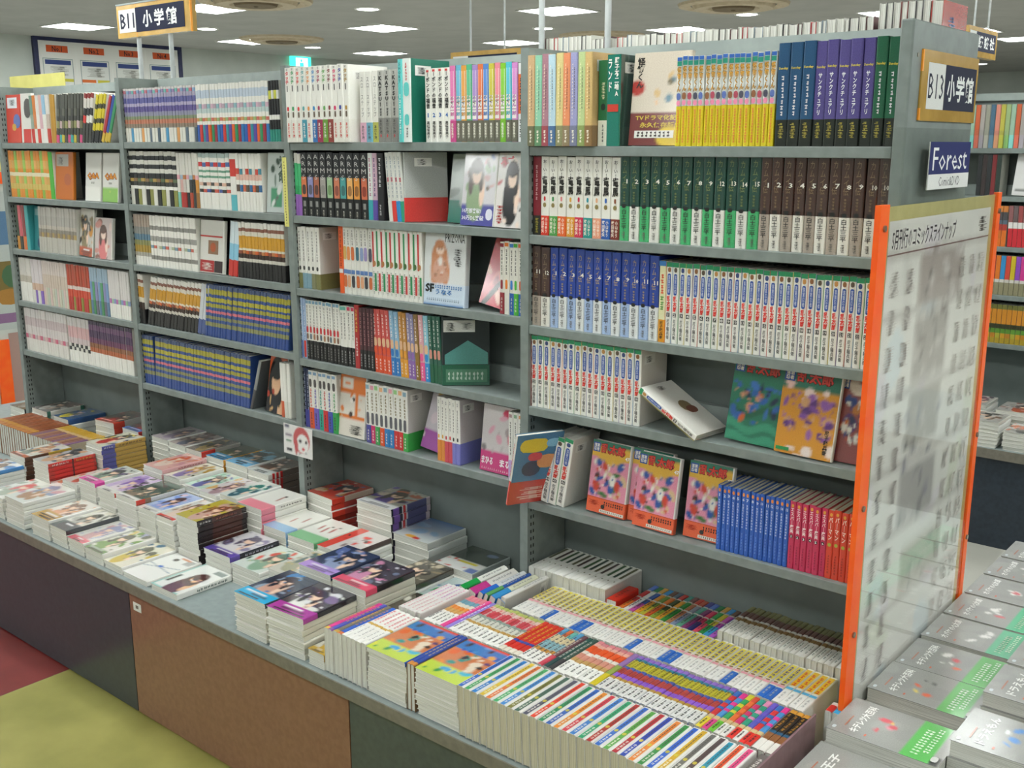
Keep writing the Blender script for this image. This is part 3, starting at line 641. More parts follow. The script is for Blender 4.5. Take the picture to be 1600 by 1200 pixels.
# --- the two left bookcases: small in the picture, spines told apart by their bands
def E(name, desc, st, A='', B='', C='', h=.176, side='#e0ded6', **k): D(name, desc, h, .113, st, A, B, C, side=side, kind=k.pop('kind', 'paperback_comic'), **k)
WH = '#e2e0d8'
E('purplemulti', 'violet-banded comic', '26:A 28:#8a8478 34:#8a7a6a 42:#b8745a 48:#7a8a6a 56:#8a8aa0 66:#5a4f8a 72:#a8a0b8 82:#5a5a94 90:#a098b0 96:B 100:#c8c4c0', A='d6d4ca d6d4ca 4a90b8 d6d4ca d6d4ca d6d4ca d89a5a d6d4ca d6d4ca 5a6a78 d6d4ca d6d4ca 4a5a68', B='b86a78 7a98b8 8a78a0 6ab0a8', wrap=.26)
E('lightmulti', 'pale comic with coloured foot', '30:A 36:#e2e0d8 42:B 50:#e2e0d8 58:#b8c8c4 66:C 76:#e2e0d8 90:#b8c4d0 100:#e0ded6', A='2f5aa8 c83a34 2f8a9a 5a4a9a d8602a 2f8a5a 9a2f3f 2f74b0', B='c8945a 9ab070 c86a5a', C='b09aa8 8ab0b8 c8a8b8', wrap=.3)
E('blacktail', 'black and white comic', '20:#2f8a7a 36:#1d1d1f 44:#e2e0d8 70:#1d1d1f 84:A 100:#1d1d1f', A='c8c84a d8d8d8')
E('checker', 'black and white checked comic', '30:A 36:#e2e0d8 44:#3a3a36 50:B 60:#2a2a2c 68:#c8c6bc 76:#26262a 84:#c8c6bc 92:#26262a 100:#c8c6bc', A='d6d4ca 2a2a2a 8a8a4a', B='b0904a 8a6a4a 5a6a4a', h=.18)
E('mixed7', 'mixed-colour comic', '28:A 52:B 60:C 100:#cfcdc4', A='7ab8a8 b83a34 a8342f 2a2a2c b04a34 3a3a3c 9a6a34', B='d6d4ca d0a8a0 c8c0b8 d6d4ca 3a3a3c 2a2a2c c88a3a', C='d8a0a8 9ab0c0 b8784a')
E('whitedots', 'white comic with dotted spine', '30:#e2e0d8 36:A 42:#e2e0d8 48:B 56:#e2e0d8 60:#6a9a80 66:#e2e0d8 70:#6a9a80 76:#e2e0d8 84:C 92:#e2e0d8 100:#a8b8b4', A='3a3430 c85a4a 4a5a9a', B='d8b09a 4a4644', C='c83a3a 4a6aa0')
E('aquaslim', 'aqua and red comic', '28:#5ab0b8 60:#e2e0d8 90:#c83a30 100:#e2e0d8')
E('redtopwhite', 'white comic with small faces', '34:#e2e0d8 46:A 54:#e2e0d8 64:#d8b0a0 74:B 100:#e2e0d8', A='5a4a40 3a6a9a c86a4a', B='c84a3a 4a8a9a d6d4ca')
E('goldgrey', 'gold and grey banded comic', '18:#e2e0d8 26:#a8a49a 40:#a88a3a 50:#8a8a5a 62:#5a7a90 76:#8a8a84 100:#a8988a')
E('whitelines', 'white comic with grey lettering', '14:#e2e0d8 22:#8a8882 36:#e2e0d8 42:A 50:#e2e0d8 60:#9a9892 72:#e2e0d8 80:#8a8882 100:#e2e0d8', A='7a98a8 c86a5a d6d4ca a8b090')
E('bluelean', 'pale blue leaning comic', '30:#c83a34 60:#8ac0d8 100:#d0dce0', lean=9)
E('goldblack', 'gold comic with black foot', '30:#232122 36:#c8c4b8 44:#3a2a24 50:A 54:#d6d0c0 76:#c8942f 84:#d6d0c0 90:#8a5a4a 100:#e2e0d8', A='c8602f 8a4a34 b87a4a', wrap=.3)
E('goldblackB', 'gold comic with black foot', '30:#232122 44:#3a2a24 54:#d6d0c0 76:#c8942f 84:#d6d0c0 90:#8a5a4a 100:#e2e0d8', wrap=.3, lean=0)
E('goldblackC', 'leaning gold comic with black foot', '30:#232122 36:#c8c4b8 44:#3a2a24 50:A 54:#d6d0c0 76:#c8942f 84:#d6d0c0 90:#8a5a4a 100:#e2e0d8', A='c8602f 8a4a34 b87a4a', wrap=.3, lean=14)
E('whiteblue', 'leaning white and blue comic', '30:#4a5a8a 100:#c8ccd0', lean=14)
BY = '20:#2f4a8a 28:#8a8a5a 34:#3a5490 40:#8a8a5a 46:#35508e 51:#d0707a 57:#35508e 64:A 68:#35508e 76:B 82:#35508e 92:#a8a03a 100:#4a5a80'
E('blueyellow', 'blue and yellow banded comic', BY, A='a8a03a 9a963a', B='b8ae3a a8a03a', side='#35508e', lean=8)
E('blueyellowB', 'blue and yellow banded comic', BY, A='a8a03a 9a963a', B='b8ae3a a8a03a', side='#35508e')
E('blueyellowC', 'blue and yellow banded comic', BY, A='a8a03a 9a963a', B='b8ae3a a8a03a', side='#35508e', lean=5)
E('whiteredslim', 'white comic with red mark', '30:A 100:#e2e0d8', A='c85a34 d6d4ca d6d4ca')
SK = dict(kind='shelf_comic')
E('mixwarm', 'warm-coloured comic', '30:A 60:B 100:C', A='c8342f d6d4ca c83a34 d6d0c8 d8d4cc b83a30', B='8a9a8a c87a4a d6d4ca c8a0a8 d6d4ca b8a89a', C='6a8a7a c8742f d0ccc4 d0a8a0 8ab0c8 d0ccc4', **SK)
E('ochre', 'ochre comic', '100:#b0842f', lean=3, **SK)
E('darkmix', 'dark speckled comic', '16:A 30:#3a3a34 45:B 55:#3a3a38 70:C 100:#4a4a44', A='c8487a 3a9a98 b8a83a 4a4a44', B='8a8a5a b8a0a0 6a6a4a', C='5a5a50 3a3a36', lean=10, **SK)
E('blackmix', 'black comic with white letters', '40:#3a3a38 55:A 70:#26262a 90:#c8c4bc 100:#8a2a2a', A='c83a34 d6d4ca d6d4ca', lean=14, **SK)
E('yellowblack', 'yellow and black comic', '25:#26262a 40:#c8b82a 50:#3a3a2a 70:#c8b82a 80:#3a3a2a 100:#c8b82a', lean=20, **SK)
E('bluered', 'leaning bright comic', '20:#c8a83a 100:A', A='a8303a 2f4a9a 3a8a5a', lean=26, **SK)
E('orangegreen', 'orange and green comic', '18:A 30:#c8b060 46:B 54:#d8d0b0 62:A 80:B 100:A', A='d88a34 d8862f 8ab04a', B='d8a05a c89a50 9ac05a', h=.18, **SK)
E('greenslim', 'bright green comic', '100:#4aa83a', **SK)
E('warmslim', 'slim dark comic', '30:A 100:B', A='c88a34 3a3a34 d8743a', B='3a4a3a c8606a 8a3a3a', **SK)
E('tealedge', 'teal comic', '100:#4aa0a0', side='#3a8f92', **SK)
E('greywhite', 'grey and white comic', '34:#b8b4aa 44:A 52:#8a8478 60:#b8b0a4 80:#a8a49c 100:#b0aca4', A='8a7a68 a8905a', lean=5, **SK)
E('whiteA', 'white comic', '45:#e2e0d8 60:#b8b0a0 100:#d0ccc4', **SK)
E('whiteB', 'white comic with pink top', '30:A 46:#c8a890 100:#d0c8c8', A='d6d4ca 7a5ab0', **SK)
E('pinkish', 'pale pink comic', '40:A 70:#c8b8a8 100:#d0c4bc', A='d0b8b0 c8c4b0 b8c0b0', **SK)
E('redbrick', 'brick red comic', '30:A 46:#c84a34 54:#d6c8c0 100:B', A='b8342f b83a34 8a8a3a', B='b84a34 a8503a', **SK)
E('bluegreen', 'blue-green comic', '30:A 70:B 100:#9ab0c0', A='5a7a98 4a8a5a 6a6a78', B='7a9ac0 5a9a6a 8a8ab0', **SK)
E('whitepink', 'white comic with lilac mark', '30:#e2e0d8 40:A 100:#d4d0cc', A='b86aa8 9ac0a0 8a9ac0', **SK)
E('palepink', 'pale comic with pink lettering', '30:#d6d2ca 40:A 60:#d0c8c4 80:#c0b0b0 100:#d0ccc8', A='c8607a b8a0a0 d0a8a8', h=.178, **SK)
E('chessband', 'white comic with black squares', '26:#e2e0d8 34:A 42:B 55:#c8b8b8 80:#d0a8a8 100:#c8c4c0', A='2a2a2c d6d4ca', B='d6d4ca 2a2a2c', **SK)
E('plumwhite', 'plum comic with white foot', '32:#e2e0d8 42:#b0603a 52:#8a5a3a 64:#6a3a5a 80:#4a3454 92:#6a4a6a 100:#3a2f44', wrap=.32, **SK)

# ------------------------------------------------------------------ shelf rows: (bookcase, shelf, [(x0, x1, count, design)])
ROWS=[
 (4,1,[
  (-0.0078,0.1910,9,'pastel'),(0.1910,0.2232,1,'darkgreen'),(0.2232,0.2618,1,'tealfan'),(0.4056,0.6476,17,'kaibutsu'),(0.6504,0.7326,3,'navythick'),(0.7326,0.8586,5,'purplethick'),(0.8586,0.9073,2,'greenthick')]),
 (4,2,[
  (0.0132,0.0391,1,'crimson'),(0.0391,0.2710,9,'ryoma'),(0.2710,0.6226,13,'kamuigreen'),(0.6226,0.8962,11,'kamuibrown')]),
 (4,3,[
  (0.0104,0.0669,2,'kamuibrown2'),(0.0669,0.3821,12,'kamuiblue'),(0.3821,0.4008,1,'yellowranta'),(0.4008,0.8987,29,'ranta')]),
 (4,4,[
  (0.0115,0.3369,17,'ranta4')]),
 (4,5,[
  (0.0424,0.1186,3,'ranta5'),(0.5499,0.7233,15,'bluepocket'),(0.7233,0.8079,6,'esper'),(0.8079,0.8832,5,'parman')]),
 (3,1,[
  (-0.9407,-0.6524,12,'dash12'),(-0.6312,-0.5533,3,'slow'),(-0.5533,-0.4484,4,'katsu'),(-0.4484,-0.4314,1,'shortprog'),(-0.4314,-0.4002,1,'whiteteal'),(-0.3646,-0.2703,4,'pound'),(-0.2703,-0.0359,12,'maison'),(-0.0339,-0.0159,1,'orangelast')]),
 (3,2,[
  (-0.9141,-0.8843,2,'purplegreen'),(-0.8843,-0.5804,10,'arms'),(-0.5804,-0.5596,1,'tealslim'),(-0.5596,-0.5389,1,'purpleslim'),(-0.5389,-0.5133,1,'blackslim'),(-0.4930,-0.4234,4,'leanwhite')]),
 (3,3,[
  (-0.9204,-0.8190,5,'whiteolive'),(-0.7299,-0.7102,1,'orangeslim'),(-0.7102,-0.5819,7,'whitepic'),(-0.5819,-0.3807,11,'redgreen'),(-0.0945,-0.0144,5,'lovecat')]),
 (3,4,[
  (-0.9203,-0.8957,2,'paleblue'),(-0.8957,-0.7331,10,'reddot'),(-0.7331,-0.6653,4,'whiteblack'),(-0.6653,-0.6431,1,'redslim'),(-0.6431,-0.5777,4,'blackred'),(-0.5777,-0.5035,4,'redpic'),(-0.5035,-0.4673,2,'bluepic'),(-0.4673,-0.4341,2,'orangepic'),(-0.4341,-0.4014,2,'purplepic'),(-0.4014,-0.3839,1,'brownpic'),(-0.3839,-0.3642,1,'pinkpic'),(-0.3642,-0.3446,1,'cyanpic'),(-0.3446,-0.2963,3,'greenpic')]),
 (3,5,[
  (-0.9136,-0.8888,2,'navyslim'),(-0.8888,-0.7567,6,'rainbow'),(-0.6255,-0.4485,9,'wakana'),(-0.3299,-0.2405,6,'hinata'),(-0.0649,-0.0129,3,'whitetail')]),
 (2,1,[
  (-1.7882,-1.3664,26,'purplemulti'),(-1.3664,-0.9950,24,'lightmulti'),(-0.9950,-0.9435,4,'blacktail')]),
 (2,2,[
  (-1.8068,-1.5110,12,'checker'),(-1.5110,-1.3828,7,'mixed7'),(-1.3828,-1.2093,8,'whitedots'),(-1.2093,-1.1759,1,'aquaslim'),(-1.1759,-1.0464,8,'redtopwhite')]),
 (2,3,[
  (-1.8081,-1.7054,6,'goldgrey'),(-1.7054,-1.4207,15,'whitelines'),(-1.2502,-1.1990,2,'bluelean'),(-1.1990,-0.9505,15,'goldblack')]),
 (2,4,[
  (-1.8089,-1.7754,2,'goldblackB'),(-1.7629,-1.4518,15,'goldblackC'),(-1.4518,-1.4074,2,'whiteblue'),(-1.4074,-0.9567,30,'blueyellow')]),
 (2,5,[
  (-1.8098,-1.7426,4,'blueyellowB'),(-1.7426,-1.1735,32,'blueyellowC'),(-1.0044,-0.9535,3,'whiteredslim')]),
 (1,1,[
  (-2.4592,-2.3102,6,'mixwarm'),(-2.3102,-2.2716,2,'ochre'),(-2.2716,-2.0854,9,'darkmix'),(-2.0854,-2.0227,3,'blackmix'),(-2.0227,-1.9527,4,'yellowblack'),(-1.9527,-1.8927,3,'bluered')]),
 (1,2,[
  (-2.6717,-2.3503,14,'orangegreen'),(-2.3503,-2.3208,1,'greenslim')]),
 (1,3,[
  (-2.6624,-2.5869,3,'warmslim'),(-2.5869,-2.5604,1,'tealedge'),(-2.4820,-2.1999,14,'greywhite')]),
 (1,4,[
  (-2.6744,-2.5770,5,'whiteA'),(-2.5770,-2.4874,4,'whiteB'),(-2.4874,-2.2905,11,'pinkish'),(-2.2905,-2.1233,9,'redbrick'),(-2.1233,-1.9910,7,'bluegreen'),(-1.9910,-1.8469,9,'whitepink')]),
 (1,5,[
  (-2.6737,-2.3277,17,'palepink'),(-2.3178,-2.1624,9,'chessband'),(-2.1624,-1.8551,19,'plumwhite')]),
]

SHN = ['', 'top', 'second', 'third', 'fourth', 'lowest']
RN = random.Random(5)
def shelf_book(dd, name, k, n, x, t, yb, z, place, design):
    st = strips_of(dd, k); fix = lambda c: c if c.startswith('#') else '#' + c
    st = tuple((f, fix(c)) for f, c in st)
    nums = dd['nums'].split() if dd['nums'] else None
    parts = dd['kind'] not in ('paperback_comic', 'shelf_comic')
    sp = ()
    if parts and dd['spine']:
        fn = dd['spine']
        sp = fn(k, nums[k]) if nums and fn.__code__.co_argcount > 1 else fn(k)
        sp = tuple(tuple(('#' + v if isinstance(v, str) and len(v) == 6 and e[0] not in 'tv' else v) for v in e) for e in sp)
        sp = tuple((e[:6] + (fix(e[6]),) + e[7:] if e[0] in 'tv' else e) for e in sp)
    band = (dd['band'][0], fix(var(dd, dd['band'][1], k))) if dd['band'] and parts else None
    if band: st = st
    cnt = CARD[n] if n <= 20 else str(n)
    o_ = '' if n == 1 else ', %s from left of %s' % (ordinal(k + 1), cnt)
    label = '%s%s, %s' % (dd['desc'], o_, place)
    h = dd['h'] * (1 + 0.004 * math.sin(k * 2.7 + n)) if n > 1 else dd['h']; h = round(h, 3)
    lean = dd['lean'] + (RN.uniform(-.4, .4) if n > 2 else 0)
    tt = round(t * math.cos(math.radians(abs(lean))) - 0.0004, 3)
    yy = yb + RN.uniform(0, .003)
    if lean >= 0: m = TR(x, yy, z + (tt * math.sin(math.radians(lean)) if lean > 0 else 0)) @ RY(lean)
    else: m = TR(x, yy, z) @ TR(tt, 0, 0) @ RY(lean) @ TR(-tt, 0, 0) @ TR(0, 0, tt * math.sin(math.radians(-lean)) * 0)
    bk = BAR() if dd['back'] is not None and k == n - 1 and parts else ()
    return book(name, label, m, tt, dd['d'], h, st, fix(dd['side']), sp, (), bk, band, parts=parts, group='%s set, %s' % (dd['desc'], place), mat=dd['mat'], wrap=dd['wrap'], page=dd['page'])

for bay, row, segs in ROWS:
    lo, hi = -3.6 + 0.9 * bay + 0.0135, -2.7 + 0.9 * bay - 0.0135
    z = SZ[bay][row - 1] + 0.0004
    a0, a1 = min(s[0] for s in segs), max(s[1] for s in segs)
    b0, b1 = max(a0, lo), min(a1, hi)
    cv = lambda x: b0 + (x - a0) * (b1 - b0) / (a1 - a0)
    place = '%s shelf of %s bookcase' % (SHN[row], BAYN[bay])
    for (x0, x1, n, design) in segs:
        dd = DS[design]; X0, X1 = cv(x0), cv(x1); t = (X1 - X0) / n
        for k in range(n):
            shelf_book(dd, dd['kind'], k, n, X0 + k * t, t, dd['y'], z, place, design)
# ------------------------------------------------------------------ face-out, leaning and fallen books on the shelves
WHT = ((1.0, '#e6e4dc'),)
def ranta_art(seed, band=True, kind=0):
    if kind == 0: o = [('bg', '#d88aa0'), ('wave', .72, .86, .05, 7, 1, '#d8a83a'), ('wave', .5, .72, .05, 6, 2, '#d88aa0'), ('r', 0, .84, 1, 1, '#2f6f5a'), ('wave', .80, .9, .04, 8, .5, '#d8a83a')]
    elif kind == 1: o = [('bg', '#2a7058'), ('wave', .15, .24, .04, 9, 1, '#3a9070'), ('wave', .34, .42, .05, 8, 2, '#246048'), ('wave', .0, .1, .03, 10, 0, '#3a9070')]
    elif kind == 2: o = [('bg', '#c88a2c'), ('r', 0, .75, 1, 1, '#2f6a56'), ('mess', 8, ('#d8b0a8', '#e0c8c0'), (0, .6, 1, .85), .14), ('mess', 5, ('#e0d0c8',), (0, 0, 1, .15), .16)]
    else: o = [('bg', '#8a4a4a'), ('mess', 8, ('#b8743a', '#5a3a6a', '#d8c8b8'), (0, .1, 1, .9), .2)]
    pal = [('#3f6f3a', '#2f4f96', '#d0b08a', '#1f1d20', '#c8402f', '#e0dcd0'), ('#2f5fa8', '#3a6fb8', '#c88a6a', '#c8602f', '#1f2f4a'), ('#7a4a94', '#8a5aa0', '#c8986a', '#5a3474'), ('#2f3f7a', '#d8d4cc', '#c85a34', '#3a3a5a')][kind]
    o += [('mess', 26, pal, (.08, .25, .92, .72), .12), ('mess', 22, pal, (.08, .25, .92, .72), .05)]
    return paint(o, seed=seed)
RT = lambda: (('r', .02, .84, .2, .97, '#2f4f96'), ('t', '落第\n忍者', .04, .855, .18, .955, '#e8e4dc', .02), ('t', '乱太郎', .22, .83, .86, .98, '#5a1410', .07), ('t', '乱太郎', .23, .84, .85, .97, '#d03a2e', .03))
BAND47 = (('r', 0, .205, 1, .21, '#a83a1a'), ('t', '47', .87, .8, .98, .85, '#f0ece4', .03), ('r', .35, .02, .98, .06, '#ded8cc'), ('d', .37, .028, .95, .052, '#6a2a1a', 12), ('d', .04, .1, .34, .17, '#a82f1a', 5), ('o', .38, .07, .48, .13, '#2a2422'), ('d', .45, .12, .97, .18, '#2a1c18', 9))
def face_book(name, label, m, t, d, h, strips, art, key, front=(), band=None, side='#e6e4dc', spine=(), mat='wrap', group=None):
    return book(name, label, m, t, d, h, strips, side, spine, front, (), band, art=art, artkey=key, mat=mat, group=group)
Z4, Z5 = SZ[4][3] + .0004, SZ[4][4] + .0004
face_book('comic_book', 'green comic cover with crowd of blue figures, face-out on fourth shelf of right bookcase', m_face(.548, .035, Z4, .128, 9, 2), .013, .128, .182, WHT, ranta_art(1, kind=1), 'ra1', RT())
face_book('comic_book', 'gold comic cover with purple figures, face-out on fourth shelf of right bookcase', m_face(.676, .018, Z4, .130, 9, 1), .013, .130, .184, WHT, ranta_art(2, kind=2), 'ra2', RT() + (('v', '尼子騒兵衛', .82, .06, .9, .34, '#2a2420'), ('r', .03, .03, .26, .07, '#2f8a4a')))
face_book('comic_book', 'dark comic cover beside orange board edge, fourth shelf of right bookcase', m_face(.800, .035, Z4, .085, 9), .013, .085, .182, WHT, ranta_art(3, kind=3), 'ra3', RT()[:2])
for k, (x, y, lab) in enumerate(((.176, .030, 'leftmost'), (.292, .040, 'second'), (.322, .016, 'frontmost, third'), (.452, .034, 'rightmost'))):
    face_book('comic_book', 'pink comic cover with orange band, %s of four face-out, lowest shelf of right bookcase' % lab, m_face(x, y, Z5, .113, 8, (1, 0, 1, 0)[k]), .016, .113, .180, WHT, ranta_art(4, kind=0), 'ra4', RT() + BAND47, (.21, '#e0603a'), group='pink covers with orange band')
art = paint([('bg', '#c9bdac'), ('r', 0, 0, 1, .36, '#6f2f2c'), ('e', .75, .1, .25, .12, '#d8b83a'), ('mess', 9, ('#6a6048', '#d8b08a', '#5a7a8a', '#c8a878'), (.45, .45, .95, .8), .1), ('e', .1, .62, .14, .08, '#a8332c')], seed=3)
face_book('comic_book', 'beige comic cover with maroon band, face-out on top shelf of right bookcase', m_face(.283, .02, SZ[4][0] + .0004, .145, 6), .016, .145, .20, ((.36, '#6f2f2c'), (1, '#c9bdac')), art, 'kaib',
          (('v', '怪物くん', .06, .62, .2, .95, '#2a2624', .03), ('t', 'TVドラマ化記念', .1, .27, .95, .33, '#c8a83a', .03), ('t', '永久保存版!!', .1, .19, .95, .25, '#c8a83a', .03), ('r', .1, .08, .8, .16, '#d8d4cc'), ('d', .14, .09, .76, .15, '#3a2a2a', 8)))
# thin red-footed comic pulled half out over the upright, and one fallen over
art = paint([('bg', '#4a7a9a'), ('r', 0, 0, 1, .3, '#c23a2c'), ('mess', 24, ('#3a5a78', '#d8c04a', '#c88a4a', '#c8404a', '#2a3a4a'), (0, .35, 1, .95), .13), ('mess', 8, ('#a02a20', '#d8d0c0'), (0, .02, 1, .28), .1)], seed=8)
book('comic_book', 'thin blue comic with red foot, sticking out leaning beside the three white comics', TR(-.012, -.060, Z5 + .003) @ RZ(-27) @ RY(18), .010, .130, .208, ((.35, '#cf3a2a'), (1, '#e8e7e1')), '#4a7a9a', (('d', .25, .42, .75, .9, '#c8504a', 9),), (), (('r', 0, 0, 1, .33, '#b8382c'), ('d', .1, .06, .9, .26, '#e0b0a0', 3), ('o', .1, .74, .7, .94, '#d0b83a'), ('o', .2, .4, .6, .62, '#2f4658'), ('o', .5, .5, .95, .7, '#c88a5a'), ('o', .3, .62, .6, .74, '#c8505a'), ('o', .65, .8, .95, .92, '#7ab0cc')), None, backside='#3f7296', mat='wrap')
book('comic_book', 'white comic with green cap fallen over in front of the empty fourth shelf', TR(.499, -.012, Z4) @ RZ(-6) @ RY(-62.6), .0155, .113, .182, WHT, '#e6e4dc', _ranta(3, 44), (), BAR(.3, .84) + (('o', .42, .4, .75, .62, '#8a7a5a'), ('o', .5, .36, .8, .5, '#7a4a3a')), backside='#e6e4dc')
# middle-right bookcase
Z = [None] + [q + .0004 for q in SZ[3]]
A32a = paint([('bg', '#9aa49c'), ('r', 0, 0, 1, .33, '#1f7a68'), ('mess', 5, ('#8a948c', '#6a746c', '#a8b2aa'), (0, .35, 1, 1), .3)], seed=2)
face_book('comic_book', 'grey-green cover behind the pale girl cover, second shelf of middle-right bookcase', m_face(-.315, .06, Z[2], .128, 9), .014, .128, .18, WHT, A32a, '32a', ())
A32r = paint([('bg', '#a8aaa6'), ('r', 0, 0, 1, .35, '#c23430'), ('mess', 4, ('#9a9c98', '#b4b6b2'), (0, .4, 1, .9), .3)], seed=5)
book('comic_book', 'grey comic with red band leaning at the end of the white set', TR(-.428, .012, Z[2]) @ RZ(-38) @ RY(-4), .012, .118, .184, ((.35, '#c8302c'), (1, '#b4b6b2')), '#a8aaa6', (), (), BAR(.25, .8), (.35, '#c23430'), backside='#a8aaa6', mat='wrap')
A32b = paint([('bg', '#d0ccd0'), ('r', 0, 0, 1, .3, '#4f4f96'), ('mess', 18, ('#8aa07a', '#c8a0a0', '#7a88b8', '#e0c8b8', '#6a5a50'), (.1, .35, .95, .95), .12), ('fig', .4, .72, .5, '#5a4a44', '#eccdb8', '#8aa07a')], seed=6)
face_book('comic_book', 'pale girl cover with violet band, second shelf of middle-right bookcase', m_face(-.232, .02, Z[2], .113, 8), .014, .113, .182, WHT, A32b, '32b', (('t', '10万部突破!', .04, .17, .6, .24, '#e8e8f0', .02), ('t', '30万DL突破', .04, .07, .7, .14, '#e8e8f0', .02), ('o', .75, .08, .95, .24, '#d8d8e8')))
A32c = paint([('bg', '#d8d2ce'), ('mess', 9, ('#c8a098', '#e8d4c8', '#a83a3a'), (.1, .3, .9, .9), .15), ('fig', .5, .68, .5, '#2a2224', '#ecd0bc', '#28282c'), ('mess', 6, ('#26262a', '#e8d4c8'), (.2, .05, .9, .3), .12)], seed=9)
face_book('comic_book', 'white cover with black-haired figure and red title, second shelf of middle-right bookcase', m_face(-.112, .014, Z[2], .098, 8), .014, .098, .184, WHT, A32c, '32c', (('t', 'スゴ', .06, .84, .5, .96, '#c02a34', .05), ('d', .04, .05, .3, .3, '#a83a3a', 6)))
A33a = paint([('bg', '#d4d6d6'), ('e', .38, .62, .2, .24, '#c88660'), ('e', .27, .46, .1, .2, '#c88a68'), ('e', .53, .46, .1, .18, '#c88a68'), ('e', .4, .47, .17, .17, '#cfa08c'), ('e', .4, .4, .22, .08, '#c89882'), ('e', .39, .76, .1, .08, '#f0d0bc'), ('e', .38, .82, .12, .06, '#c88660'), ('e', .36, .765, .015, .012, '#4a3a3a'), ('e', .43, .765, .015, .012, '#4a3a3a'), ('e', .4, .6, .05, .06, '#e0dad4'), ('mess', 9, ('#8a6a54', '#e0d4cc', '#b87a60'), (.25, .36, .55, .6), .04), ('r', 0, 0, 1, .3, '#c6d4e4'), ('r', 0, 0, 1, .03, '#3a6ea8')], seed=4)
face_book('deluxe_comic', 'large white cover with orange-haired figure, third shelf of middle-right bookcase', m_face(-.362, .012, Z[3], .148, 4), .02, .148, .196, ((.3, '#c6d4e4'), (1, '#d0d2d2')), A33a, '33a',
          (('t', 'PRIZONA', .5, .86, .97, .98, '#2a2a2e', .0), ('t', 'SF', .04, .17, .26, .29, '#1c1c20', .05), ('d', .28, .23, .95, .28, '#3a6ea8', 12), ('t', 'うなる', .3, .15, .7, .22, '#3a6ea8', .03), ('d', .08, .06, .9, .1, '#6a7a8a', 16), ('d', .7, .55, .92, .78, '#555', 8)))
A33b = paint([('bg', '#b8404a'), ('mess', 12, ('#8a2a34', '#d8a898', '#2a1c20', '#c85a5a'), (0, .1, 1, 1), .2), ('s', .9, -.2, -.05, '#231a1c')], seed=5)
face_book('comic_book', 'red cover slanting back beside white comics, third shelf of middle-right bookcase', m_face(-.178, .03, Z[3], .105, 14, 9), .013, .105, .18, ((1, '#c8485a'),), A33b, '33b', (('t', 'SEIMEI', .5, .22, .95, .3, '#d8a0a0', .02),), side='#b8404a')
A34 = paint([('bg', '#1f2a2c'), ('r', 0, 0, 1, .3, '#245a48')], seed=5)
book('comic_book', 'black comic with green house picture at the end of the fourth shelf', TR(-.296, .012, Z[4]) @ RZ(-48) @ RY(-3), .013, .128, .186, ((.3, '#245a48'), (1, '#1f2a2c')), '#1f2a2c', (), (),
     (('r', .04, .78, .7, .95, '#c8c8c2'), ('d', .08, .8, .3, .92, '#2a2a2a', 8), ('d', .4, .82, .66, .92, '#6a6a68', 5), ('p', ((.06, .31), (.97, .31), (.97, .48), (.55, .66), (.06, .45)), '#4f8a84'), ('r', .08, .05, .95, .24, '#4a7a60'), ('d', .12, .08, .9, .2, '#b8c8bc', 9)), (.3, '#1d5a42'), backside='#1a2224', mat='wrap')
A35a = paint([('bg', '#d8d0c4'), ('r', 0, .7, 1, 1, '#d8742f'), ('r', 0, .3, 1, .36, '#d8742f'), ('r', .6, .3, .72, .9, '#d8742f'), ('mess', 9, ('#e8e0d8', '#d8a888', '#3a2a28', '#d8742f'), (.1, .3, .9, .75), .11), ('r', .1, .78, .5, .95, '#d8d0c4'), ('r', .2, .84, .4, .88, '#d8742f')], seed=3)
face_book('comic_book', 'orange and white comic cover, face-out on lowest shelf of middle-right bookcase', m_face(-.735, .016, Z[5], .113, 6), .014, .113, .184, WHT, A35a, '35a', (('d', .35, .05, .95, .2, '#3a3a3a', 12),))
A35b = paint([('bg', '#c8c0c8'), ('r', 0, 0, 1, .32, '#a85aa8'), ('mess', 6, ('#b8b0b8', '#d8c8d0', '#c8a860'), (0, .2, 1, .9), .2)], seed=3)
book('comic_book', 'white comic with magenta band leaning back, lowest shelf of middle-right bookcase', m_face(-.395, .045, Z[5], .09, 15, 6), .013, .113, .176, WHT, '#c8c0c8', (), (), (), None, art=A35b, artkey='35b', mat='wrap')
A35c = paint([('bg', '#ccc4c4'), ('r', 0, 0, 1, .32, '#c23a78'), ('mess', 7, ('#c83a5a', '#d8a0b0', '#a89a9a'), (.3, .5, 1, 1), .16), ('mess', 6, ('#b8b0b0', '#7a7474'), (0, .3, .7, .6), .12)], seed=13)
face_book('comic_book', 'pale cover with crimson flower and pink band, lowest shelf of middle-right bookcase', m_face(-.172, .022, Z[5], .113, 7), .014, .113, .18, WHT, A35c, '35c', (('t', 'まひる', .04, .1, .4, .22, '#f0e4ea', .03), ('t', 'まひ', .6, .1, .95, .22, '#f0e4ea', .03), ('d', .05, .03, .95, .06, '#e8c0d0', 14)))
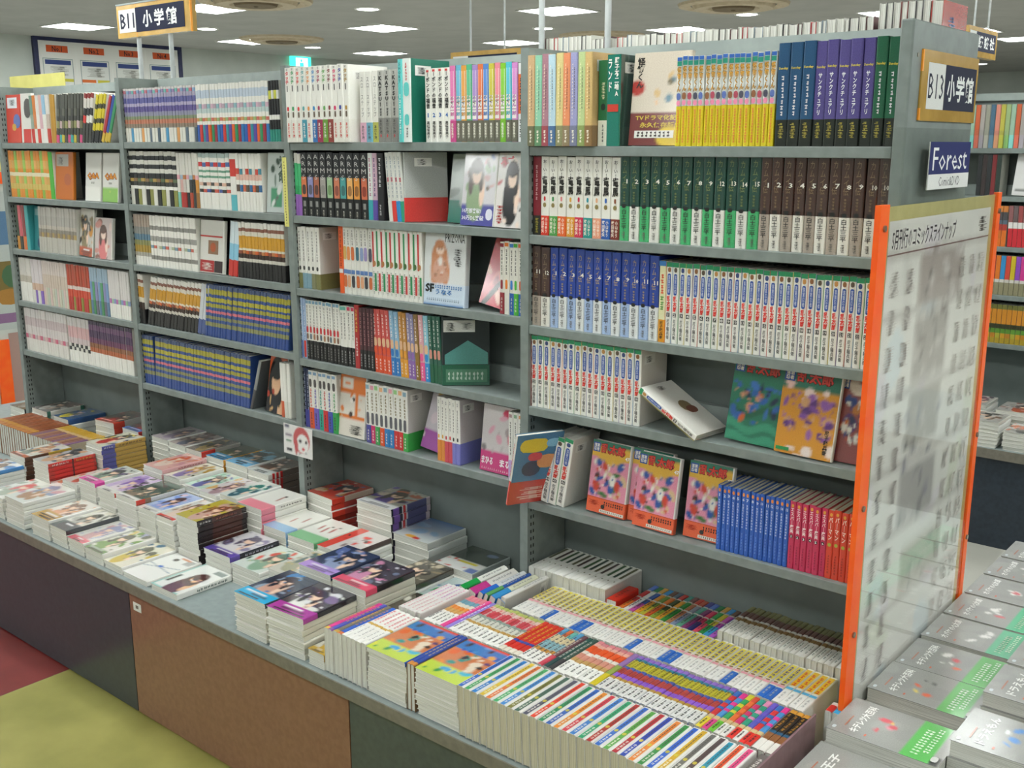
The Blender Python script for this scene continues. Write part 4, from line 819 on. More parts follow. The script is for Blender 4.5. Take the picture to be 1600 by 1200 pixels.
# middle-left bookcase
Z2 = [None] + [q + .0004 for q in SZ[2]]
ART = auto_art
face_book('paperback_comic', 'white and green landscape cover, second shelf of middle-left bookcase', m_face(-1.035, .02, Z2[2], .105, 5), .014, .105, .178, WHT, paint([('bg', '#c4ccc8'), ('r', .2, .1, .7, .42, '#5a9a78'), ('mess', 8, ('#6a7a70', '#8ab0a0', '#4a5a50', '#d8dcd8'), (.2, .1, 1, .9), .16)], seed=7), '22a', (('v', '坂命', .5, .5, .85, .95, '#5a6a60', .04),))
book('paperback_comic', 'white back cover with small brown picture, third shelf of middle-left bookcase', m_face(-1.402, .015, Z2[3], .128, 6), .014, .128, .172, WHT, '#d0cec6', (), (('r', .35, .36, .78, .62, '#8a6a52'), ('o', .44, .4, .68, .58, '#a8542f'), ('r', .02, .02, .62, .24, '#a82a2c'), ('r', .64, .02, .98, .24, '#3a2a2c'), ('d', .05, .06, .58, .2, '#e0d8d0', 5), ('r', 0, .68, .95, .71, '#b83a34')), ())
face_book('paperback_comic', 'orange-haired dark portrait cover, lowest shelf of middle-left bookcase', m_face(-1.092, .02, Z2[5], .088, 8, 3), .014, .088, .182, WHT, paint([('bg', '#c8582f'), ('fig', .45, .6, .95, '#1f1a1c', '#dcae8a', '#26222a'), ('mess', 6, ('#c8a070', '#d8c8b8', '#a83a2a'), (0, 0, 1, .4), .14)], seed=7), '25a', ())
book('paperback_comic', 'dark grey comic slumped against the portrait cover, lowest shelf of middle-left bookcase', TR(-1.165, .012, Z2[5] + .005) @ RY(20), .013, .113, .176, ((.4, '#4a4a4c'), (1, '#8a8c8a')), '#55585a', backside='#4f5254', parts=False)
# left bookcase
Z1 = [None] + [q + .0004 for q in SZ[1]]
book('shelf_comic', 'red comic with barcode label at left end of top shelf', m_face(-2.672, .02, Z1[1], .113, 3), .014, .113, .184, ((1, '#c83a2c'),), '#c8402f', (), (('r', .1, .72, .8, .94, '#d8dce0'), ('d', .2, .78, .7, .9, '#4a4a50', 9), ('o', .5, .3, 1, .6, '#5a6aa8'), ('o', .4, .25, .7, .4, '#c89a3a')), (), parts=True)
book('shelf_comic', 'white comic with dark figure beside red comic, left bookcase top shelf', m_face(-2.552, .02, Z1[1], .085, 3), .014, .085, .186, WHT, '#cfcdc6', (), (('o', .3, .5, .95, .9, '#4a4644'), ('r', .2, 0, .9, .28, '#c83a34')), (), parts=True)
book('shelf_comic', 'orange comic back cover, second shelf of left bookcase', m_face(-2.318, .015, Z1[2], .128, 5), .014, .128, .176, ((1, '#c8742a'),), '#b8641f', (), (('r', .05, .7, .75, .95, '#a8a49a'), ('d', .1, .74, .5, .9, '#4a4a48', 8), ('o', .5, .3, .9, .55, '#a85a3a')), (), parts=True)
QA = lambda g: (('v', '小学館', .4, .72, .5, .92, '#3a3a3a'), ('t', 'Q&A', .12, .44, .92, .6, '#7a2a1a', .09), ('t', 'Q&A', .14, .45, .9, .59, '#e0902a', .03), ('d', .4, .36, .62, .4, '#3a3a3a', 3))
for k, (x, c) in enumerate(((-2.11, '#e0ded6'), (-1.99, '#8ab85a'))):
    face_book('shelf_comic', ('white comic cover with orange title', 'white and green comic cover with orange title')[k] + ', face-out on second shelf of left bookcase', m_face(x, .02, Z1[2], .105, 6), .014, .105, .174, WHT, paint([('bg', '#d6d4cc'), ('r', 0, 0, 1, .3, c), ('mess', 4, ('#c8c85a', c), (.2, .05, .9, .28), .1)], seed=k), 'qa%d' % k, QA(k)[1:])
book('shelf_comic', 'teal comic cover beside slim dark comics, third shelf of left bookcase', m_face(-2.555, .03, Z1[3], .08, 4), .014, .08, .172, ((1, '#3a8f92'),), '#3a8488', (), (('r', .1, .8, .7, .95, '#8aa8a8'), ('o', .3, .05, .9, .3, '#2a4a6a')), ())
face_book('shelf_comic', 'pale cover with dark figure and red foot, third shelf of left bookcase', m_face(-2.19, .02, Z1[3], .095, 6, 3), .014, .095, .176, WHT, ART('#c4beb4', ['#3a3434', '#8a7a5a', '#c88a3a'], '#b8502f', 21), 'l31', ())
face_book('shelf_comic', 'pink cover with flowing figure, third shelf of left bookcase', m_face(-2.07, .015, Z1[3], .118, 6), .014, .118, .15, WHT, paint([('bg', '#c8b8b4'), ('mess', 14, ('#d86a70', '#e0c8c0', '#8a5a50', '#c88a80'), (0, 0, 1, .9), .2), ('fig', .5, .62, .5, '#5a3a34', '#ecd0c0', '#d87a7a')], seed=31), 'l32', ())
# ------------------------------------------------------------------ piles of comics lying on the display table
def pile(xr, y0, ztop, desc, art, spc, lowc=None, d=.113, h=.176, t=.016, rot=0, spine=(), front=(), jit=.003, row='front', mat='wrap', nvis=20, seed=0, lowside='#e0ded6'):
    rn = random.Random(int(abs(xr) * 1000) + seed)
    n = max(1, round((ztop - TZ) / t)); t = round((ztop - TZ) / n - .0004, 4)
    key = 'pile%.3f_%.3f' % (xr, y0)
    st = spc if isinstance(spc, tuple) else ((1, spc),)
    ls = (lowc if isinstance(lowc, tuple) else ((1, lowc),)) if lowc else st
    place = row + ' row of table'
    nm_ = 'stacked_comic' if row in ('front', 'second') else 'distant_comic' if row == 'next' else 'piled_comic'
    for k in range(n):
        zt = ztop - k * (t + .0004)
        m = m_flat(xr + (rn.uniform(-jit, jit) if k else 0), y0 + (rn.uniform(-jit, jit) if k else 0), zt, d, rot + (rn.uniform(-1, 1) if k else 0))
        grp = 'pile under the ' + desc
        if k == 0:
            book(nm_, '%s, top of %s' % (desc, 'a pile on ' + place), m, t, d, h, st, '#e0ded6', spine, front, (), art=art, artkey=key, mat=mat, group=grp)
        else:
            book(nm_, '%s down in the pile under the %s' % (ordinal(k + 1), desc), m, t, d, h, ls, lowside, group=grp, parts=False, mat='print')

AA = auto_art
W = '#e8e7e1'
SPT = lambda c, n=9: (('d', .25, .35, .75, .92, c, n),)
# front row, from the bare corner leftwards
pile(-0.779, -0.540, 0.441, 'white comic with brown-haired figure', paint([('bg', '#e0e2de'), ('r', 0, 0, .06, 1, '#8ac0b8'), ('r', .06, 0, 1, .04, '#8ac0b8'), ('fig', .62, .55, .5, '#5a3a3a', '#e8b890', '#6a4a5a'), ('mess', 5, ('#e8e8e4', '#4a3a40', '#7a5a68'), (.35, .3, .9, .55), .12), ('r', .62, .82, .98, .94, '#8a9490'), ('r', .1, .22, .2, .5, '#4a5450')], seed=1), ((1, W),), h=.18, d=0.128, spine=SPT('#5a6a64'))
pile(-0.926, -0.540, 0.438, 'white comic with thin blue drawing', paint([('bg', '#e2e2de'), ('e', .4, .8, .08, .05, '#3a2f30'), ('s', .25, .35, .37, '#7a8a9a'), ('s', -.1, .5, .52, '#8a98a8'), ('e', .45, .5, .08, .03, '#3a6ac0'), ('r', .7, .75, .95, .92, '#a8a8a4'), ('e', .6, .9, .2, .03, '#c88a6a')], seed=1), W, h=.18, d=0.128)
pile(-1.057, -0.540, 0.446, 'cream comic with orange corner', AA('#d8d4c0', ['#5a5a4a', '#c8b04a', '#3a6a8a', '#e0d8c8'], None, 31), W, h=.18, d=0.101)
pile(-1.161, -0.540, 0.460, 'pale comic with green grass picture', AA('#dcd8cc', ['#6a6a5a', '#7a9a5a', '#d8c07a', '#a8a8c0'], '#6f8a5a', 32, bandh=.14), W, h=.18, d=0.104)
pile(-1.269, -0.540, 0.466, 'white comic with pink foot', AA('#dcdad4', ['#8a8aa8', '#c8a0a0', '#a8b0c8', '#e8e4de'], '#d8707a', 33, bandh=.16), W, h=.18, d=0.097)
pile(-1.369, -0.540, 0.482, 'dark comic with yellow stripe', AA('#d4d0c8', ['#4a4a44', '#a8a8a0', '#d0c8b8'], '#3a4a4a', 34, bandh=.3), '#3f4448', W, h=.18, d=0.103)
pile(-1.475, -0.540, 0.490, 'ochre-footed pale comic', AA('#d8d4cc', ['#8a6a5a', '#d8a07a', '#e0d8d0'], '#b08a3a', 35, bandh=.3), W, h=.18, d=0.113)
pile(-1.639, -0.540, 0.512, 'tall pile of white comics', AA('#d4d4cc', ['#8a98b0', '#b08a6a', '#c8a0a8', '#e4e2dc'], None, 36), W, h=.182, d=0.128)
pile(-1.785, -0.540, 0.496, 'pale comic with coral corner', AA('#e2e0d8', ['#e07a78', '#a8b0a0', '#c8c4b8'], None, 37), W, h=.182, d=0.128)
pile(-1.995, -0.540, 0.527, 'white comic with blue edge', AA('#d4d6d8', ['#8a6a5a', '#c8a0a0', '#5a8ac0'], None, 38), '#4a8ac8', W, h=.18, d=0.130)
pile(-2.150, -0.540, 0.517, 'coral comic at the table corner', AA('#d86a58', ['#d8a090', '#a8503f', '#e0c8b8'], None, 39), '#c8503f', W, h=.18, d=0.128)
pile(-0.386, -0.540, 0.527, 'dark comic with cyan foot', AA('#3a4458', ['#22283a', '#c89a88', '#3a7ab0', '#8a98a8'], '#24a6d4', 40, bandh=.26), '#24313f', '#d8d4c4', h=.18, d=0.128, t=.013)
pile(-0.239, -0.540, 0.531, 'dark comic with magenta foot', AA('#3f3a44', ['#2a2630', '#dcdad6', '#7a6a90', '#d8d8dc'], '#a83a98', 41, bandh=.26), ((.26, '#a83a98'), (1, '#2a2830')), '#d8d4c4', h=.18, d=0.132, t=.015, rot=3)
pile(-0.168, -0.540, 0.461, 'gold-edged comic between taller piles', AA('#d4d0c0', ['#4a4438', '#c8a030', '#b0a890'], '#c09a2c', 42, bandh=.14), '#c09a2c', '#d8d4c4', h=.16, d=0.060)
# second row
R2 = 'second'
pile(-1.732, -0.362, 0.505, 'brown-pink comic by the pink-banded pile', AA('#c8b0a8', ['#8a5a50', '#c88a6a', '#d8c8a0'], None, 43), W, h=0.170, row=R2, d=0.077)
pile(-1.812, -0.362, 0.566, 'grey comic on red-spined pile', AA('#b8b4b0', ['#4a4a50', '#c89a7a', '#d8d8d4', '#5a6a78'], None, 44), ((.12, '#b83a34'), (.5, '#c83230'), (.53, '#2a2024'), (.95, '#cc3a30'), (1, '#a83028')), h=0.174, row=R2, t=.0145, spine=(('d', .2, .08, .8, .45, '#e0d0c8', 5), ('d', .2, .58, .8, .92, '#d8a050', 5)), d=0.110)
pile(-1.980, -0.362, 0.558, 'white comic on brown-spined pile', AA('#d8d4c8', ['#c89a7a', '#8a8a78', '#4a5a8a', '#c8a0b0'], '#c8642a', 45, bandh=.14), ((.5, '#5a3a2a'), (1, '#a88a34')), h=0.174, row=R2, t=.017, d=0.111)
pile(-1.627, -0.362, 0.533, 'many-coloured comic before the red pile', AA('#c8b8b0', ['#4a4a6a', '#c8503f', '#d8a07a', '#5a6a8a', '#e0c8b8'], None, 46), W, row=R2, d=0.098, h=0.170)
pile(-1.506, -0.362, 0.561, 'pale comic with hot pink band', AA('#ccd0c4', ['#5a5a5a', '#8a9a8a', '#c8b0a0', '#7a6a8a'], '#d84aa0', 47, bandh=.22), ((.2, '#d84aa0'), (1, W)), W, row=R2, d=0.105, h=0.174)
pile(-1.387, -0.362, 0.553, 'lilac comic with red strip', AA('#c0a8cc', ['#8a6ab0', '#e0d0d8', '#a888b8', '#5a4a5a'], '#d8d4cc', 48, bandh=.16), ((.1, '#c83a2c'), (1, W)), W, row=R2, d=0.110, h=0.174)
pile(-1.261, -0.362, 0.555, 'dark green comic with red-ended spine', AA('#4a5a50', ['#2f3f38', '#8a7a6a', '#5a6a60', '#c8a890'], '#d8d4cc', 49, bandh=.14), ((.18, '#cf3a28'), (.3, '#8a6a50'), (1, '#c8c8c4')), W, row=R2, d=0.122, h=0.174)
pile(-1.157, -0.362, 0.541, 'blue and pink dreamy comic', AA('#a8b8dc', ['#5a3a40', '#8a9ad0', '#e0b8c8', '#6a8ad0'], '#d8d4cc', 50, bandh=.16), W, W, row=R2, d=0.098, h=0.174)
pile(-1.060, -0.362, 0.538, 'white comic with red ribbon', AA('#d4d0cc', ['#8a6a5a', '#e0c8b8', '#a88a78'], '#c8463a', 51, bandh=.1), W, W, row=R2, d=0.092, h=0.174)
pile(-0.935, -0.362, 0.564, 'yellow comic on dark-spined pile', AA('#b8a83a', ['#8a4a2a', '#c8a090', '#d8d0d0', '#7a5a3a', '#a8503a'], None, 52), ((.12, '#1f1a1c'), (.3, '#2a2022'), (.9, '#4a2a24'), (1, '#2a2426')), h=0.174, row=R2, t=.0175, spine=(('d', .3, .05, .7, .28, '#d8d4d0', 4), ('d', .3, .38, .7, .8, '#a8604a', 7)), d=0.110)
pile(-0.783, -0.362, 0.492, 'white comic with violet foot', AA('#d0ccd0', ['#5a506a', '#d8d4d4', '#8a84a0', '#3a3440'], '#5a489a', 53, bandh=.2), ((.2, '#5a489a'), (1, '#2a2a34')), W, row=R2, d=0.128, h=0.174, spine=(('d', .3, .3, .7, .9, '#c8c4d0', 8),))
pile(-0.648, -0.362, 0.480, 'pale comic with green plant picture', AA('#d0d8d0', ['#4a6a5a', '#8aa890', '#c84a3a', '#d8c8a0'], None, 54), W, W, row=R2, d=0.127, h=0.174)
pile(-0.485, -0.362, 0.508, 'white comic behind the cyan-footed pile', AA('#c8c4b8', ['#6a7a78', '#a8a890', '#c8b070', '#d8d4cc'], None, 55), W, W, row=R2, d=0.124, h=0.170)
pile(-0.346, -0.362, 0.556, 'navy comic with lilac foot', AA('#2f3a58', ['#202840', '#8a98b8', '#c8a8a0', '#5a6a9a'], '#a88ad0', 56, bandh=.22), '#2a3450', '#d0ccbc', row=R2, d=0.129, h=0.174, t=.0175)
pile(-0.213, -0.362, 0.551, 'dark comic with coral pink foot', AA('#4a4450', ['#38303c', '#c888a8', '#c8c4d0', '#6a7088'], '#dc4a6a', 57, bandh=.22), ((.22, '#dc4a6a'), (1, '#2c262c')), '#d0ccbc', row=R2, d=0.129, h=0.174, t=.0175)
pile(-0.085, -0.362, 0.490, 'brown comic before the pink set', AA('#4a4238', ['#2a241f', '#8a6a52', '#dcd8cc', '#5a6a4a'], '#7a5a4c', 58, bandh=.24), '#5a4438', '#d0ccbc', row=R2, d=0.123, h=0.174)
# third row
R3 = 'third'
pile(-1.397, -0.182, 0.585, 'pink and orange comic', AA('#d8a8a0', ['#c85a3a', '#e0c8b8', '#d87a60', '#c8909a'], None, 59), ((1, '#d8a8a8'),), row=R3, d=0.115, spine=SPT('#a85a60'), h=0.172)
pile(-1.296, -0.182, 0.572, 'cream comic with golden figure', AA('#d8d4c0', ['#b08a3a', '#8a7aa8', '#5a5a48', '#e0d8c8'], '#d8d4cc', 60, bandh=.1), W, row=R3, d=0.098, h=0.170)
pile(-1.197, -0.182, 0.559, 'mint comic with brown-haired figure', AA('#bcd4c4', ['#5a5048', '#6a6aa0', '#d8d8c8', '#8ab8a0'], '#d8d4cc', 61, bandh=.1), W, row=R3, d=0.096, h=0.170)
pile(-1.102, -0.182, 0.561, 'white comic with mauve figure', AA('#d0c8c8', ['#7a5058', '#a88a90', '#d8b070', '#e0d8d4'], None, 62), W, row=R3, d=0.092, h=0.170)
pile(-0.992, -0.182, 0.574, 'pale comic with teal-haired figure', AA('#d0d4cc', ['#2f8a80', '#3a6a78', '#c8a8a8', '#e0dcd4'], None, 63), W, row=R3, d=0.088, h=0.172)
pile(-0.869, -0.182, 0.567, 'white comic with pink band', paint([('bg', '#e6e4dc'), ('r', 0, 0, 1, .3, '#e88a98'), ('e', .7, .6, .03, .16, '#a85a50', .2), ('e', .7, .72, .05, .03, '#4a4a44')], seed=2), ((.3, '#e08090'), (1, '#e6e4dc')), row=R3, d=0.119, h=0.172, t=.02, spine=(('d', .35, .42, .65, .9, '#3a3a34', 8),))
pile(-0.758, -0.182, 0.522, 'white comic with sky-blue band', paint([('bg', '#e6e4dc'), ('r', 0, 0, 1, .26, '#9abfe0'), ('e', .4, .5, .03, .12, '#b86a60', .2), ('e', .7, .62, .03, .14, '#a85a50', .2)], seed=2), ((.26, '#9abfe0'), (1, '#e6e4dc')), row=R3, d=0.108, h=0.172, t=.02)
pile(-0.630, -0.182, 0.519, 'white comic with green band', paint([('bg', '#e6e4dc'), ('r', 0, 0, 1, .32, '#8ac090'), ('e', .3, .6, .035, .12, '#b05a54', .2), ('e', .5, .55, .035, .14, '#a84a48', .2), ('e', .7, .6, .035, .13, '#b06058', .2), ('e', .52, .72, .04, .025, '#4a4a44'), ('e', .72, .76, .04, .025, '#4a5a54')], seed=2), ((.32, '#6fa878'), (1, '#e6e4dc')), row=R3, d=0.121, h=0.172, t=.02, spine=(('d', .35, .42, .65, .9, '#3a3a34', 8),))
pile(-0.489, -0.182, 0.520, 'white comic with red strip along edge', paint([('bg', '#d0c8c4'), ('r', 0, .0, .3, 1, '#d84a40'), ('mess', 5, ('#3a2a2c', '#c83a34'), (.02, .1, .28, .9), .06), ('mess', 12, ('#d83a34', '#e8e4e0', '#8a7a78', '#3a2f30'), (.35, .1, 1, .95), .13)], seed=6), '#4a3a38', W, row=R3, d=0.128, h=0.172)
pile(-0.121, -0.182, 0.468, 'blue and white comic with green patch', AA('#b8c8c8', ['#3a5a90', '#2f9a50', '#d8dcdc', '#5a7aa8'], '#8ab8a0', 64, bandh=.2), W, W, row=R3, d=0.116, h=0.172)
pile(-0.240, -0.182, 0.492, 'dark painted comic beside the coral pile', AA('#6a6458', ['#3a3430', '#8a7a60', '#c8b8a0'], None, 66), '#4a443c', W, row=R3, d=0.114, h=0.170)
# back row
R4_ = 'back'
pile(-1.640, -0.004, 0.606, 'pale violet comic in the back', AA('#b0a4a8', ['#7a6878', '#98889a', '#c8c0b8'], None, 68), W, row=R4_, d=0.106, h=0.162, t=.0215)
pile(-1.532, -0.004, 0.603, 'comic with blue lettering in the back', AA('#a89a94', ['#8a6a60', '#6a6a78', '#c0b0a8'], None, 69), W, row=R4_, d=0.104, h=0.162, t=.0215)
pile(-1.435, -0.004, 0.600, 'brown comic with red-ended spine', AA('#8a8078', ['#5a3a34', '#a89060', '#6a7a70'], None, 70), ((.35, '#c83a30'), (1, '#b8b4ac')), W, row=R4_, d=0.095, h=0.162, t=.0215)
pile(-1.308, -0.004, 0.596, 'blue-footed comic on orange-spined pile', AA('#5a6450', ['#3a4038', '#8a8a5a', '#6a5a50'], '#4a9ac8', 71, bandh=.3), ((1, '#d89a34'),), '#d89a34', row=R4_, d=0.101, h=0.162, t=.0215)
pile(-1.178, -0.004, 0.598, 'sky-blue comic in the back', AA('#6a7068', ['#4a4a44', '#8ab8d0', '#5a5a50'], '#7ab4d8', 72, bandh=.35), W, W, row=R4_, d=0.121, h=0.162, t=.0215)
pile(-1.065, -0.004, 0.593, 'comic with red-dotted spine', AA('#6a5a50', ['#4a342c', '#8a5a40', '#c8c4bc'], '#c8ccc8', 73, bandh=.25), ((.1, '#c8c4bc'), (.16, '#c83230'), (.2, '#c8c4bc'), (.26, '#c83230'), (.3, '#c8c4bc'), (.36, '#c83230'), (1, '#7a6a60')), row=R4_, d=0.110, h=0.162, t=.0215)
pile(-0.754, -0.004, 0.577, 'red comic with blue figure, skewed pile', AA('#b84a3a', ['#2a2a34', '#c83a2c', '#3a6ab0', '#d8b090', '#c8943a'], None, 74), ((.3, '#c83a28'), (1, '#c8b0a0')), ((.3, '#c83a28'), (1, '#a83a34')), row=R4_, d=0.131, h=0.162, rot=-4, t=.02, jit=.007)
pile(-0.493, -0.004, 0.603, 'white comic on black-and-purple-spined pile', AA('#a8a498', ['#5a4a3a', '#6a5a98', '#c8b8a8', '#b0603f'], '#d0d0d0', 75, bandh=.22), ((.05, '#24222a'), (.2, '#6a4a90'), (.27, '#24222a'), (.3, '#c8c4cc'), (.36, '#c83a3a'), (.4, '#c8c4cc'), (.9, '#5a5880'), (1, '#c8b8c0')), row=R4_, d=0.150, h=0.162, t=.0215)
pile(-0.348, -0.004, 0.536, 'pale blue landscape comic', paint([('grad', '#c8ccc8', '#4a6a98'), ('e', .45, .1, .16, .06, '#d8a03a'), ('e', .6, .08, .1, .05, '#b83a30'), ('mess', 5, ('#b8c4cc', '#8aa4c0'), (0, .2, 1, .7), .25)], seed=5), ((1, '#c8ccc8'),), row=R4_, d=0.141, h=0.162, t=.023)
pile(-0.179, -0.004, 0.489, 'dark comic with red and yellow lettering', paint([('bg', '#3a443c'), ('mess', 8, ('#2a342e', '#6a7a90', '#4a5448'), (0, .45, 1, 1), .25), ('r', 0, 0, 1, .4, '#d0d0cc'), ('mess', 10, ('#c8402f', '#d8d8d4', '#b83a2c'), (.0, .05, .7, .38), .09), ('r', .35, .3, .8, .38, '#c8b82a'), ('r', .75, .02, 1, .2, '#5a6a9a')], seed=5), ((1, '#a8b0ac'),), row=R4_, d=0.143, h=0.162, t=.021)
pile(-1.775, -0.182, 0.596, 'comic on purple-and-gold-spined pile', AA('#d8d4c0', ['#4a4a40', '#c8403a', '#d8c04a', '#5a6a9a', '#d8a07a'], None, 76), ((.3, '#5a5a9a'), (1, '#b8944a')), row=R3, d=0.110, h=0.172, t=.016, spine=(('d', .25, .05, .75, .26, '#d8d8e8', 4), ('d', .25, .38, .75, .92, '#6a4a1a', 7)))
pile(-1.832, -0.004, 0.602, 'red-ended comic against the upright', AA('#6a6460', ['#3a3a3a', '#c8403a', '#8a8a88'], '#5a7ac0', 77), ((.3, '#b83a34'), (1, '#7a6a60')), row=R4_, d=0.113, h=0.162, t=.022)
pile(-2.003, -0.004, 0.607, 'red and black comic in messy corner', AA('#5a544e', ['#2a2628', '#b83a30', '#8a6a50'], '#c8442f', 78), ((.3, '#b83a2c'), (1, '#c8c4c0')), row=R4_, d=0.120, h=0.162, t=.022, rot=5)
pile(-2.352, -0.004, 0.562, 'blue and yellow comic in far corner', AA('#3a5a8a', ['#2f6ab0', '#c8b83a', '#5a5a5a'], None, 79), '#3a5a8a', W, row=R4_, d=0.120, h=0.162, t=.023)
pile(-2.522, -0.004, 0.567, 'white-spined comic at far left corner', AA('#8a8480', ['#5a4a44', '#c8c4bc', '#a87a6a'], None, 80), ((.1, '#3a6a5a'), (.9, '#d0d0c8'), (1, '#3a6a5a')), row=R4_, d=0.130, h=0.162, t=.02)
pile(-2.718, -0.004, 0.546, 'black-edged comic at the left end', AA('#4a4a4a', ['#2a2a2a', '#8a8a88', '#b0a8a0'], None, 81), '#26262a', W, row=R4_, d=0.131, h=0.162, t=.022)

# ------------------------------------------------------------------ comics packed spine-up on the table
def spineup(x0, x1, n, y0, d, h, desc, rowname, st, cols=('', '', ''), side='#e0ded6', prints=None, parts=True, lean=0, mat='print', page='page', kind='upturned_comic', tlist=None):
    A, B, C = (c.split() for c in cols); t = (x1 - x0) / n; rn = random.Random(n * 31 + int(abs(x0) * 1000))
    for k in range(n):
        def cc(q):
            lst = {'A': A, 'B': B, 'C': C}.get(q)
            return ('#' + lst[k % len(lst)]) if lst else q
        strips = tuple((float(p.split(':')[0]) / 100, cc(p.split(':')[1])) for p in st.split())
        sp = prints(k) if prints else ()
        o_ = '' if n == 1 else ', %s from left of %s' % (ordinal(k + 1), CARD[n] if n <= 20 else str(n))
        l = lean + rn.uniform(-.5, .5)
        book(kind, '%s%s, spine up in %s' % (desc, o_, rowname), m_spineup(x0 + k * t, y0 + rn.uniform(0, .003), TZ + .0004 + (t * math.sin(math.radians(l)) if l > 0 else 0), d, l), round(t - .0005, 4), d, round(h - .004 * rn.random(), 3), strips, side, sp,
             parts=parts, group='%s set, spine up in %s' % (desc, rowname), mat=mat, page=page)
F1, F2, F3, F4 = 'front row', 'second row', 'third row', 'back row'
DD = lambda c, a=.3, b=.92, n=9: (lambda k: (('d', .25, a, .75, b, c, n),))
# front row
spineup(-.165, -.105, 4, -.54, .113, .178, 'bright pink or blue comic', F1, '6:C 100:A', ('d83a8a 4a54b0 7a7464 2f5fc0', '', 'd8b04a 8a5a9a c8a04a c86a3a'), prints=DD('#d89a4a'))
spineup(-.105, -.022, 5, -.54, .113, .178, 'white comic with pink marks', F1, '45:#e8e6e0 50:#c8a04a 100:#e8e6e0', side='#d4cfca', prints=lambda k: (('d', .2, .55, .8, .95, '#d8707a', 8), ('d', .35, .1, .65, .4, '#9a9894', 5)))
SUM = paint([('bg', '#c8784a'), ('r', 0, 0, 1, .3, '#b8cc4a'), ('mess', 10, ('#4ab0c8', '#3a9ad0', '#2f8a4a', '#d8d040'), (0, .02, 1, .28), .12), ('mess', 22, ('#d8642a', '#e0843a', '#2a2224', '#c83a3a', '#e0d0b8', '#2a8a80', '#5a3a6a'), (.05, .32, .95, .72), .12), ('r', 0, .72, 1, .95, '#3f7ab8'), ('mess', 10, ('#5a9ad0', '#2f5aa8', '#4a4a5a', '#d8a04a'), (0, .72, 1, .95), .1), ('r', 0, .94, 1, 1, '#d8503a')], seed=8)
for k, (xr, nm) in enumerate(((.106, 'left'), (.262, 'right'))):
    pile(xr, -.54, .533, 'orange and blue festival comic, %s pile' % nm, SUM, '#2f56a8', '#d4cfbc', d=.126, h=.178, t=.0125)
spineup(.109, .133, 2, -.54, .113, .178, 'thin blue comic between festival piles', F1, '8:#c8843a 100:#2f4a9a', prints=DD('#c8b080'), side='#8a6a4a')
THIN = '2a62b8 3a9a5a 2f7ac0 d8b83a d8743a 4aa86a 3f86c8 7a7a3a 4a6a5a 5a5a6a d8452f 2f8a5a 2f5fae d8862f c8404a 3a7ac0 2f9a6a a83a34 3a6ec0 5aa04a b0343a 2f4aa8 d8803a 3a8a4a 2f62c0 c8a02f 6a6a64 5a4a48 2f8aa0 d8562a d84a7a'
_TL = THIN.split()
spineup(.268, .866, 31, -.545, .115, .176, 'colour-striped white comic', F1, '100:#dedcd6', side='#cfccc4', prints=lambda k: (('r', .22, .0, .78, .98, '#' + _TL[k]), ('d', .34, .06, .66, .28, '#e4e0d4', 4), ('o', .3, .34, .7, .4, '#c8b84a'), ('d', .38, .45, .62, .92, '#4a4644', 9)), page='page_tan', lean=-2.5)
spineup(.869, .889, 1, -.545, .115, .176, 'grey comic at right end', F1, '100:#6a625c', side='#7c5f62', prints=DD('#d8d4cc'))
# second row
spineup(-.099, -.027, 5, -.36, .123, .178, 'white comic with pink lettering', F2, '100:#dedad6', side='#dcd2cf', prints=lambda k: (('d', .25, .06, .75, .5, '#d8a0a4', 8), ('d', .25, .55, .75, .95, ('#d88aa8', '#c87ac0')[k % 2], 8)))
spineup(-.018, .035, 4, -.36, .113, .176, 'white comic with orange picture', F2, '40:#e8e7e1 52:#c89a5a 62:#d8843a 72:#d8d0c0 84:#6a98a8 100:#d8808a', prints=DD('#4a4a48', .08, .36, 4))
spineup(.035, .063, 2, -.36, .113, .176, 'pink or violet comic', F2, '100:A', ('e04a90 8a7ac8', '', ''), prints=DD('#f0e0e8'))
spineup(.063, .215, 10, -.36, .113, .176, 'white and red comic', F2, '34:#e8e7e1 40:#b8904a 56:#d0d0c4 62:#8a9a90 82:#c8505a 92:#d8b0a8 100:#a8b060', prints=lambda k: (('d', .25, .08, .75, .3, '#4a4a48', 4), ('d', .25, .42, .75, .56, '#6a6a64', 3), ('d', .2, .62, .8, .9, ('#c83a3a', '#d8d0c8')[k % 2], 5)))
spineup(.215, .275, 4, -.36, .113, .176, 'red comic with yellow title', F2, '12:#d8d0c0 30:#c83228 36:#3a4a9a 100:#c8382a', prints=DD('#d8b03a', .4, .92, 6))
spineup(.275, .330, 4, -.36, .113, .176, 'white and sky-blue comic', F2, '30:#e8e7e1 38:#c89040 60:#8ab0b8 80:#d8c8a0 100:A', ('5a9ac0 c8643a 6ab0a8', '', ''), prints=DD('#4a4a48', .06, .9, 10))
spineup(.330, .372, 3, -.36, .113, .176, 'dark teal comic', F2, '30:A 100:B', ('c84a5a 2a4a48 3a3a3c', '6a4a50 2a5048 3f5a50', ''), prints=DD('#c8c0b8'))
spineup(.372, .468, 6, -.36, .113, .176, 'white and orange comic', F2, '34:#e8e7e1 44:#b8945a 58:#c88a78 66:#d8d0c4 84:#d8562a 92:#d8a090 100:#c87a80', prints=DD('#5a5a58', .08, .3, 4))
spineup(.468, .484, 1, -.36, .113, .176, 'yellow-footed comic', F2, '34:#c8b82a 60:#8a9a4a 100:#8a6aa0')
